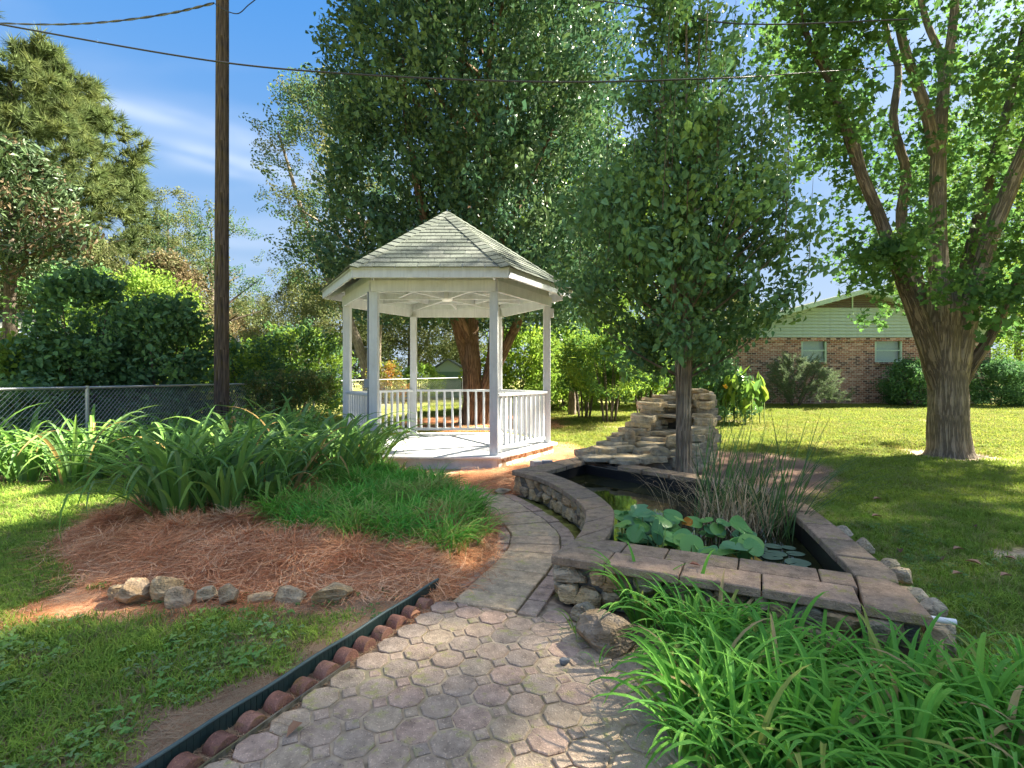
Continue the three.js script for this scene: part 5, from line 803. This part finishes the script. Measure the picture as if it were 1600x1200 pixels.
shrub('feathery grey green shrub before the house, left of the windows', 1243, 19.6, 0.2, 1.75, 1.35, 520, SPRAY.feather, [[0.13, 0.18, 0.09], [0.15, 0.20, 0.11]], { mat: M.needle, scale: 0.95, gap: -0.1 });
shrub('dark feathery shrub under the right house window', 1424, 19.8, 0.05, 1.65, 0.85, 460, SPRAY.long, G.camellia, { mat: M.leaf, scale: 1.1 });
shrub('dark shrub by the house right of the big trunk', 1555, 19.8, 0.05, 1.6, 0.95, 460, SPRAY.long, G.camellia, { mat: M.leaf, scale: 1.1 });
shrub('dark shrub at the right edge beside the house', 1630, 20.2, 0.05, 1.7, 1.1, 420, SPRAY.long, G.camellia, { mat: M.leaf, scale: 1.2 });
{ // ivy over the ground and the foot of the fence
  const r = rngOf(230), list = [], list2 = [];
  for (let i = 0; i < 900; i++) { const D = 7.2 + 5.5 * r(), x = -7.05 + (D - 7) * 0.1 - 0.15 - 2.6 * r(), y = 0.1 + 1.1 * r() * r() * smooth(-7, -8, x); list.push({ p: P(x, D, landY(x, D) + y + 0.1), q: quatY(rndDir(r).add(V(0.3, 0.8, 0)).normalize(), r() * 6.28), s: 0.8 + 0.5 * r(), c: mixC(G.ivy, r) }); }
  const g = thing('ivy', 'ivy covering the ground behind the left chain-link fence', 'ivy'); g.userData.kind = 'stuff'; scatter('leaves', SPRAY.shrub, M.leaf, list, g);
  for (let i = 0; i < 520; i++) { const D = 12.3 + 5 * r(), x = lerp(-6.4, -5.45, (D - 11.5) / 6) + 0.25 * (r() - 0.3), y = 1.25 * Math.pow(r(), 0.7); if (fbm(D * 0.8, y, 3, 3) < -0.1) continue; list2.push({ p: P(x, D, landY(x, D) + y), q: quatY(rndDir(r).add(V(0.3, 0.5, 0)).normalize(), r() * 6.28), s: 0.7 + 0.5 * r(), c: mixC(G.olive.concat(G.ivy), r) }); }
  const v = thing('vines', 'olive green vines hanging over the fence between pole and gazebo', 'vines'); v.userData.kind = 'stuff'; scatter('leaves', SPRAY.shrub, M.thin, list2, v);
}
{ // canna clump with big upright leaves
  const t = thing('canna', 'canna clump with big upright yellow green leaves beside the waterfall', 'canna', P(6.25, 14.4, landY(6.2, 14.4))), r = rngOf(240), mats = [[0.17, 0.27, 0.035], [0.13, 0.23, 0.04], [0.22, 0.29, 0.04], [0.08, 0.16, 0.04]].map((c) => leafMat(C(...c), 0.45, 0.3)), gs = [0, 1, 2, 3].map((k) => { const q = rngOf(k + 5), s = new Soup(); leafInto(s, V(0, 0, 0), V(0.15, 1, 0).normalize(), V(1, -0.15, 0).normalize(), 0.42 + 0.1 * q(), 0.19, 0.25, 0.35); return s.geo(); }), st = [];
  for (let i = 0; i < 90; i++) { const a = r() * 6.28, q = Math.sqrt(r()) * 0.75, x = Math.cos(a) * q, z = Math.sin(a) * q, y = 0.15 + 1.2 * Math.pow(r(), 0.7) * (1 - 0.45 * q), m = part('leaf', gs[i % 4], mats[Math.floor(r() * 4)], t); m.position.set(x, y, z); m.rotation.set((r() - 0.5) * 0.8, a + (r() - 0.5) * 2, (r() - 0.5) * 0.8); if (i % 3 === 0) st.push(tube([V(x, 0, z), V(x, y + 0.1, z)], [0.015, 0.012], 5)); }
  part('stalk', merge(st), std(C(0.16, 0.2, 0.06)), t, 'stuff');
  const f = new Soup(); for (let i = 0; i < 7; i++) { const d = rndDir(r); leafInto(f, V(0, 0, 0), d, V().crossVectors(d, rndDir(r)).normalize(), 0.08, 0.05); } part('flower', f.geo().translate(-0.55, 1.02, 0.55), leafMat(C(0.75, 0.42, 0.05), 0.2, 0), t);
}
{ // old stump post by the far fence
  const o = thing('wooden_post', 'short thick grey wooden post beside the multi-stemmed shrubs', 'post'), [x, D] = S(894, 16.3); part('post', tube([P(x, D, 0.05), P(x, D, 0.5), P(x + 0.02, D, 1.18)], [0.15, 0.12, 0.115], 10, 0.08, 4, 6), M.barkGrey, o); part('top', new THREE.CircleGeometry(0.113, 12).rotateX(-Math.PI / 2).translate(x + 0.02, 1.181, -D), M.barkGrey, o);
}
// ---------------------------------------------------------------- pine straw
{
  const bed = []; // mound sheet
  const n = 110, pos = [], uv = [], idx = [], ok = [];
  for (let j = 0; j <= n; j++) for (let i = 0; i <= n; i++) { const x = lerp(-4.2, 0.1, i / n), D = lerp(3.0, 7.8, j / n), m = moundY(x, D); pos.push(x, groundY(x, D) + m - 0.006, -D); uv.push(x, D); ok.push(inside(BED, x, D) > -0.03); }
  for (let j = 0; j < n; j++) for (let i = 0; i < n; i++) { const a = j * (n + 1) + i, q = [a, a + 1, a + n + 1, a + n + 2]; if (q.some((k) => ok[k])) idx.push(a, a + 1, a + n + 1, a + 1, a + n + 2, a + n + 1); }
  const g = new THREE.BufferGeometry(); g.setAttribute('position', new THREE.Float32BufferAttribute(pos, 3)); g.setAttribute('uv', new THREE.Float32BufferAttribute(uv, 2)); g.setIndex(idx); g.computeVertexNormals();
  const heap = thing('pine_straw', 'heaped reddish pine straw mulch around the daylilies', 'pine straw'); heap.userData.kind = 'stuff';
  part('mulch', g, std(C(0.70, 0.33, 0.14), { map: T.soil, bumpMap: T.soilBump, bumpScale: 0.03, roughness: 0.95 }), heap, 'stuff');
  const wisp = (seed) => { const r = rngOf(seed), s = new Soup(); for (let i = 0; i < 50; i++) { const a = r() * 6.28, L = 0.11 + 0.12 * r(), p = V((r() - 0.5) * 0.16, 0.004 + 0.03 * r() * r(), (r() - 0.5) * 0.16), w = 0.0008 + 0.0005 * r(), k = (r() - 0.5) * 0.9; let c = p, ang = a; for (let q = 0; q < 3; q++) { const d = V(Math.cos(ang), 0.12 * (r() - 0.35), Math.sin(ang)), e = c.clone().addScaledVector(d, L / 3), o = V(-Math.sin(ang), 0, Math.cos(ang)).multiplyScalar(w); s.quad(c.clone().sub(o), c.clone().add(o), e.clone().add(o), e.clone().sub(o)); c = e; ang += k; } } return s.geo(); };
  const geos = [31, 32, 33].map(wisp), r = rngOf(78), cols = [[0.72, 0.32, 0.145], [0.62, 0.24, 0.105], [0.80, 0.41, 0.20], [0.38, 0.15, 0.07], [0.84, 0.53, 0.31]];
  const fill = (poly, k, list) => { const xs = poly.map((p) => p[0]), Ds = poly.map((p) => p[1]), x0 = Math.min(...xs), x1 = Math.max(...xs), d0 = Math.min(...Ds), d1 = Math.max(...Ds); const N = Math.floor((x1 - x0) * (d1 - d0) * k); for (let i = 0; i < N; i++) { const x = lerp(x0, x1, r()), D = lerp(d0, d1, r()), e = inside(poly, x, D); if (e < -0.10 * r()) continue; if (hexDist(x, D) < 1.66) continue; const nv = V(moundY(x - 0.05, D) - moundY(x + 0.05, D), 0.1, moundY(x, D + 0.05) - moundY(x, D - 0.05)).normalize(); list.push({ p: P(x, D, groundY(x, D) + moundY(x, D)), q: quatY(nv, r() * 6.28), s: V(1 + 0.4 * r(), 0.9 + 2.2 * r() * r(), 1 + 0.4 * r()), c: mixC(cols, r) }); } return list; };
  scatter('straw', geos, M.straw, fill(BED, 520, []), heap);
  const l2 = fill(STRAW2, 620, []), patch = thing('pine_straw', 'patch of pine straw around the right side of the gazebo', 'pine straw'); patch.userData.kind = 'stuff'; scatter('straw', geos, M.straw, l2, patch);
  const l3 = fill(MULCH.map(([x, D]) => [x, D]), 420, []).map((e) => ({ ...e, c: mixC([[0.42, 0.27, 0.2], [0.36, 0.22, 0.16], [0.5, 0.34, 0.26]], r) })), mul = thing('pine_straw', 'faded pinkish mulch around the stone waterfall', 'mulch'); mul.userData.kind = 'stuff'; scatter('straw', geos, M.straw, l3, mul);
  const ring = Array.from({ length: 18 }, (_, i) => [-0.8 + 2.1 * Math.cos(i / 18 * 6.283), 14.2 + 1.8 * Math.sin(i / 18 * 6.283)]), l4 = fill(ring, 60, []).map((e) => ({ ...e, s: V(2, 2, 2) })), tr = thing('pine_straw', 'ring of pine straw under the big tree behind the gazebo', 'pine straw'); tr.userData.kind = 'stuff'; scatter('straw', geos, M.straw, l4, tr);
  // stray needles where the lawn is thin
  const l5 = []; for (let i = 0; i < 520; i++) { const D = 1.5 + 1.9 * r(), x = -1.87 + 0.465 * D - 0.14 - 0.9 * r() * r(); l5.push({ p: P(x, D, 0.002), q: quatY(UP, r() * 6.28), s: V(0.9, 0.4, 0.9), c: mixC([[0.36, 0.25, 0.15], [0.42, 0.30, 0.19], [0.3, 0.17, 0.1]], r) }); } for (let i = 0; i < 160; i++) { const x = -2.9 + 2.4 * r(), D = 2.85 + 0.35 * r(); l5.push({ p: P(x, D, 0.002), q: quatY(UP, r() * 6.28), s: V(0.8, 0.4, 0.8), c: mixC(cols, r) }); }
  const st = thing('pine_straw', 'scattered dry needles on bare soil along the plastic edging', 'pine straw'); st.userData.kind = 'stuff'; scatter('straw', geos, M.straw, l5, st);
}
// ---------------------------------------------------------------- lawn
{
  const tuft = (seed, n, R, h0, h1, w) => { const r = rngOf(seed), s = new Soup(); for (let i = 0; i < n; i++) { const a = r() * 6.28, q = R * Math.sqrt(r()), b = V(Math.cos(a) * q, 0, Math.sin(a) * q), h = lerp(h0, h1, r()), d = r() * 6.28, ln = (0.3 + 0.9 * r()) * h, o = V(-Math.sin(d), 0, Math.cos(d)).multiplyScalar(w * (0.6 + 0.8 * r())), m = b.clone().add(V(Math.cos(d) * ln * 0.35, h * 0.65, Math.sin(d) * ln * 0.35)), t = b.clone().add(V(Math.cos(d) * ln, h * (0.75 + 0.3 * r()), Math.sin(d) * ln)); s.quad(b.clone().sub(o), b.clone().add(o), m.clone().add(o), m.clone().sub(o)); s.tri(m.clone().sub(o), m.clone().add(o), t); } return s.geo(); };
  const near = [41, 42, 43].map((k) => tuft(k, 36, 0.075, 0.022, 0.065, 0.0021)), far = [44, 45].map((k) => tuft(k, 60, 0.20, 0.02, 0.06, 0.0042));
  const r = rngOf(88), cols = [[0.26, 0.40, 0.055], [0.30, 0.44, 0.06], [0.22, 0.35, 0.06], [0.34, 0.44, 0.075]], yel = [[0.22, 0.265, 0.04], [0.245, 0.275, 0.045], [0.20, 0.245, 0.04], [0.27, 0.255, 0.07], [0.17, 0.235, 0.04]];
  const a = [], b = [];
  const sow = (list, x0, x1, D0, D1, per, s, cl) => { const N = Math.floor((x1 - x0) * (D1 - D0) * per); for (let i = 0; i < N; i++) { const x = lerp(x0, x1, r()), D = lerp(D0, D1, r()); if (Math.abs(x) > D * 1.12 + 0.6) continue; const k = lawn(x, D); if (k < 0.15 || r() > k) continue; const h = 0.8 + 0.55 * fbm(x * 1.1, 3, D * 1.1, 3) + 0.25 * r(); list.push({ p: P(x, D, groundY(x, D) - 0.006), q: quatY(V((r() - 0.5) * 0.2, 1, (r() - 0.5) * 0.2).normalize(), r() * 6.28), s: V(s, s * Math.max(0.45, h), s), c: mixC(cl || (r() < 0.10 ? [[0.3, 0.24, 0.12]] : cols), r) }); } };
  sow(a, -4.8, 0.2, 1.4, 4.4, 520, 1); sow(a, -8, -2.9, 3.4, 8.0, 230, 1.25); sow(a, 1.8, 6.2, 1.9, 5.5, 260, 1.0, [[0.22, 0.35, 0.05], [0.27, 0.38, 0.06], [0.20, 0.31, 0.05], [0.32, 0.34, 0.12]]);
  sow(b, 2.2, 11, 5.2, 9.5, 90, 0.9, [[0.28, 0.37, 0.05], [0.31, 0.39, 0.055], [0.25, 0.34, 0.05], [0.30, 0.34, 0.10]]); sow(b, -3.2, 21, 9, 21.5, 42, 1.35, yel); sow(b, 0.9, 3.5, 7.5, 11, 50, 1, yel); sow(b, -6, -2.5, 8, 16, 30, 1.2, yel);
  const g = thing('grass', 'short green lawn grass on both sides of the garden', 'grass'); g.userData.kind = 'stuff'; scatter('blades', near, M.grass, a, g); scatter('blades', far, M.grass, b, g);
  // low broad-leaved weeds in the near lawn
  const weed = (seed, n, R, L) => { const q = rngOf(seed), s = new Soup(); for (let i = 0; i < n; i++) { const an = q() * 6.28, d = R * Math.sqrt(q()), y = 0.018 + 0.035 * q(), p = V(Math.cos(an) * d, y, Math.sin(an) * d), ta = q() * 6.28, nrm = V((q() - 0.5) * 0.8, 1, (q() - 0.5) * 0.8).normalize(); for (let k = 0; k < 3; k++) { const t = ta + k * 2.094, dir = V(Math.cos(t), 0, Math.sin(t)).addScaledVector(nrm, -V(Math.cos(t), 0, Math.sin(t)).dot(nrm)).normalize(); leafInto(s, p, dir, nrm, L * (0.7 + 0.6 * q()), L * 0.75, 0.1, 0.15); } } return s.geo(); };
  const ws = [weed(51, 12, 0.075, 0.012), weed(52, 9, 0.085, 0.0145), weed(53, 4, 0.07, 0.021)], wl = [];
  for (let i = 0; i < 900; i++) { const D = 1.5 + 1.9 * r(), x = -0.4 - 3.2 * r(); if (Math.abs(x) > D * 1.1 + 0.3) continue; const k = lawn(x, D); if (k < 0.3 || fbm(x * 1.6, 8, D * 1.6, 3) < -0.12 + 0.25 * smooth(2.2, 3.2, D)) continue; wl.push({ p: P(x, D, 0), q: quatY(UP, r() * 6.28), s: 0.7 + 0.6 * r(), c: mixC([[0.17, 0.34, 0.08], [0.21, 0.38, 0.07], [0.22, 0.36, 0.13], [0.25, 0.39, 0.09]], r) }); }
  for (let i = 0; i < 300; i++) { const D = 2.1 + 2.6 * r(), x = 2.1 + 1.6 * r(); if (lawn(x, D) < 0.5 || fbm(x * 1.6, 8, D * 1.6, 3) < 0.05) continue; wl.push({ p: P(x, D, 0), q: quatY(UP, r() * 6.28), s: 0.7 + 0.6 * r(), c: mixC([[0.10, 0.20, 0.055], [0.12, 0.23, 0.06]], r) }); }
  for (let i = 0; i < 60; i++) { const D = 2.9 + 0.5 * r(), x = -2.7 + 2.2 * r(); wl.push({ p: P(x, D, 0), q: quatY(UP, r() * 6.28), s: 0.5 + 0.4 * r(), c: mixC([[0.12, 0.23, 0.06]], r) }); }
  const w = thing('weeds', 'low clover and broad-leaved weeds growing in the near lawn', 'weeds'); w.userData.kind = 'stuff'; scatter('clover', ws, M.leaf, wl, w);
}
// ---------------------------------------------------------------- strap-leaved plants
{
  const r = rngOf(98);
  // foreground daylilies: every leaf a part
  const geos = []; for (let i = 0; i < 14; i++) geos.push(strapGeo(0.33 + 0.22 * r(), 0.019 + 0.009 * r(), 1.2 + 0.28 * r(), 1.3 + 1.4 * r(), (r() - 0.5) * 0.3, 9, 0.3));
  const mats = [[0.15, 0.40, 0.05], [0.18, 0.45, 0.055], [0.12, 0.34, 0.055], [0.22, 0.46, 0.065], [0.16, 0.41, 0.05], [0.14, 0.38, 0.065], [0.18, 0.43, 0.055], [0.15, 0.40, 0.055], [0.17, 0.41, 0.065], [0.13, 0.36, 0.055], [0.20, 0.45, 0.065], [0.15, 0.39, 0.05], [0.17, 0.42, 0.06], [0.14, 0.37, 0.06], [0.19, 0.44, 0.06], [0.33, 0.39, 0.09], [0.16, 0.40, 0.055], [0.13, 0.36, 0.05], [0.18, 0.43, 0.06], [0.50, 0.38, 0.18]].map((c) => leafMat(C(...c), 0.36, 0.08));
  const clump = (name, label, cat, x, D, n, s, gs, ms, group, spread = 0.05, y = 0) => { const t = thing(name, label, cat, P(x, D, y), 0, group); for (let i = 0; i < n; i++) { const az = i * 2.4 + r() * 0.7, m = part('leaf', gs[Math.floor(r() * gs.length)], ms[Math.floor(r() * ms.length)], t), q = spread * Math.sqrt(r()); m.position.set(Math.cos(az) * q, 0, -Math.sin(az) * q); m.rotation.set(0, az, 0); m.rotateZ((r() - 0.55) * 0.6); m.scale.setScalar(s * (0.7 + 0.5 * r())); } return t; };
  const spots = [[0.72, 2.86], [0.92, 2.68], [1.0, 2.50], [1.18, 2.46], [0.84, 2.44], [1.38, 2.32], [0.76, 2.12], [0.92, 2.20], [0.82, 1.92], [1.02, 1.98], [0.66, 1.84], [1.12, 2.20], [1.55, 2.20], [1.75, 2.12], [1.50, 1.98], [1.70, 1.90], [1.92, 2.04], [1.42, 1.80], [1.62, 1.70], [1.86, 1.84], [0.90, 1.70], [1.08, 1.76], [1.22, 1.62], [2.08, 1.94], [2.12, 2.12], [0.72, 1.64]];
  const own = { '0.72,2.86': 'daylily clump growing against the pond wall corner, just above the boulder', '0.66,1.84': 'daylily clump spilling over the pavers at the lower left of its bed', '2.08,1.94': 'daylily clump at the far right end of the bed before the pond', '2.12,2.12': 'daylily clump below the white plastic pipe at the pond corner', '1.22,1.62': 'daylily clump nearest the camera in the bed before the pond' };
  spots.forEach(([x, D]) => clump('daylily', own[x + ',' + D] || 'bright green daylily with arching strap leaves in the thick of the bed before the pond', 'daylily', x, D, 60, Math.abs((x - 0.235) * 0.4345 + (D - 3.117) * 0.9007) < 0.42 ? (x > 1.1 ? 0.70 : 0.86) : x > 1.3 ? 0.88 : 0.94, geos, mats, own[x + ',' + D] ? 'daylilies at the edge of the bed' : 'daylilies before the pond', 0.09));
  clump('daylily', 'tiny pale green daylily sprout beside the boulder and the pond wall', 'daylily', 0.33, 2.72, 9, 0.42, geos, [leafMat(C(0.16, 0.27, 0.05), 0.35, 0.2)], null, 0.02);
  clump('daylily', 'short green sprout at the near edge of the boulder on the pavers', 'daylily', 0.40, 2.40, 5, 0.3, geos, mats, null, 0.02);
  // broad crinum-like clumps of the left bed
  const big = []; for (let i = 0; i < 14; i++) big.push(strapGeo(0.75 + 0.45 * r(), 0.038 + 0.022 * r(), 1.2 + 0.3 * r(), 0.9 + 1.6 * r(), (r() - 0.5) * 0.35, 10, 0.25, r() < 0.4 ? 0.9 : 0));
  const bm = [[0.135, 0.275, 0.06], [0.16, 0.315, 0.06], [0.12, 0.245, 0.065], [0.20, 0.34, 0.07], [0.17, 0.29, 0.11]].map((c) => leafMat(C(...c), 0.36, 0.12)); bm.push(leafMat(C(0.40, 0.27, 0.10), 0.3, 0));
  const bms = [0, 1, 2, 3, 4, 0, 1, 2, 3, 4, 0, 1, 2, 3, 4, 0, 1, 2, 3, 4, 0, 1, 2, 3, 4, 1, 3, 5].map((k) => bm[k]);
  [[-3.2, 4.75], [-2.85, 4.45], [-2.5, 4.55], [-2.3, 4.95], [-3.15, 5.0], [-2.75, 5.25], [-2.95, 5.75], [-2.35, 5.55], [-2.5, 6.1], [-2.0, 5.85], [-3.3, 5.6], [-2.05, 6.45], [-2.75, 6.6], [-3.35, 6.3], [-2.3, 6.85], [-1.85, 6.7], [-3.0, 7.0], [-2.7, 7.3], [-3.4, 7.1], [-2.15, 7.15]].forEach(([x, D]) => clump('crinum', { '-3.2,4.75': 'strap-leaved clump at the front left tip of the middle bed, over the straw', '-1.85,6.7': 'strap-leaved clump touching the left front post of the gazebo' }[x + ',' + D] || 'clump of broad green strap leaves in the middle bed left of the gazebo', 'crinum', x, D, 44, 0.95, big, bms, 'strap-leaved clumps in the middle bed', 0.20, moundY(x, D)));
  [[-5.6, 7.0], [-6.3, 6.7], [-6.7, 6.4], [-5.0, 7.4], [-6.0, 7.4], [-5.2, 8.0], [-4.4, 8.0], [-6.7, 7.2], [-5.6, 6.6], [-4.7, 7.0], [-7.2, 6.9], [-4.6, 8.6], [-3.9, 8.6], [-3.7, 9.4], [-4.3, 9.4], [-5.0, 9.0], [-3.5, 8.4]].forEach(([x, D]) => clump('crinum', { '-3.5,8.4': 'strap-leaved clump right before the foot of the utility pole' }[x + ',' + D] || 'clump of broad green strap leaves in the bed along the chain-link fence', 'crinum', x, D, 34, 1.08, big, bms, 'strap-leaved clumps along the fence', 0.22));
  // the low bright grass-like mass before them: nobody could count it
  const fine = [61, 62, 63].map((k) => { const q = rngOf(k), parts = []; for (let i = 0; i < 26; i++) parts.push(strapGeo(0.24 + 0.14 * q(), 0.009 + 0.004 * q(), 1.0 + 0.45 * q(), 1.2 + 1.5 * q(), (q() - 0.5) * 0.4, 6, 0.3).rotateY(q() * 6.28).translate((q() - 0.5) * 0.12, 0, (q() - 0.5) * 0.12)); return merge(parts); });
  const poly = [[-2.15, 4.55], [-1.75, 3.98], [-1.1, 3.72], [-0.52, 3.66], [-0.30, 3.95], [-0.26, 4.5], [-0.5, 5.2], [-1.0, 6.0], [-1.6, 6.5], [-1.9, 5.8], [-2.05, 5.1]], list = [];
  for (let i = 0; i < 900; i++) { const x = lerp(-2.5, -0.2, r()), D = lerp(3.5, 6.6, r()); if (inside(poly, x, D) < -0.02 || list.length > 300) continue; list.push({ p: P(x, D, moundY(x, D) * 0.9), q: quatY(V((r() - 0.5) * 0.3, 1, (r() - 0.5) * 0.3).normalize(), r() * 6.28), s: 0.82 + 0.36 * r(), c: mixC([[0.15, 0.43, 0.06], [0.19, 0.48, 0.06], [0.13, 0.38, 0.06], [0.25, 0.46, 0.08], [0.36, 0.42, 0.12]], r) }); }
  const low = thing('daylily_mass', 'low mass of bright green grassy daylilies between straw and strap-leaved clumps', 'daylilies'); low.userData.kind = 'stuff'; scatter('leaves', fine, M.strap, list, low);
}
renderer.render(scene, camera);
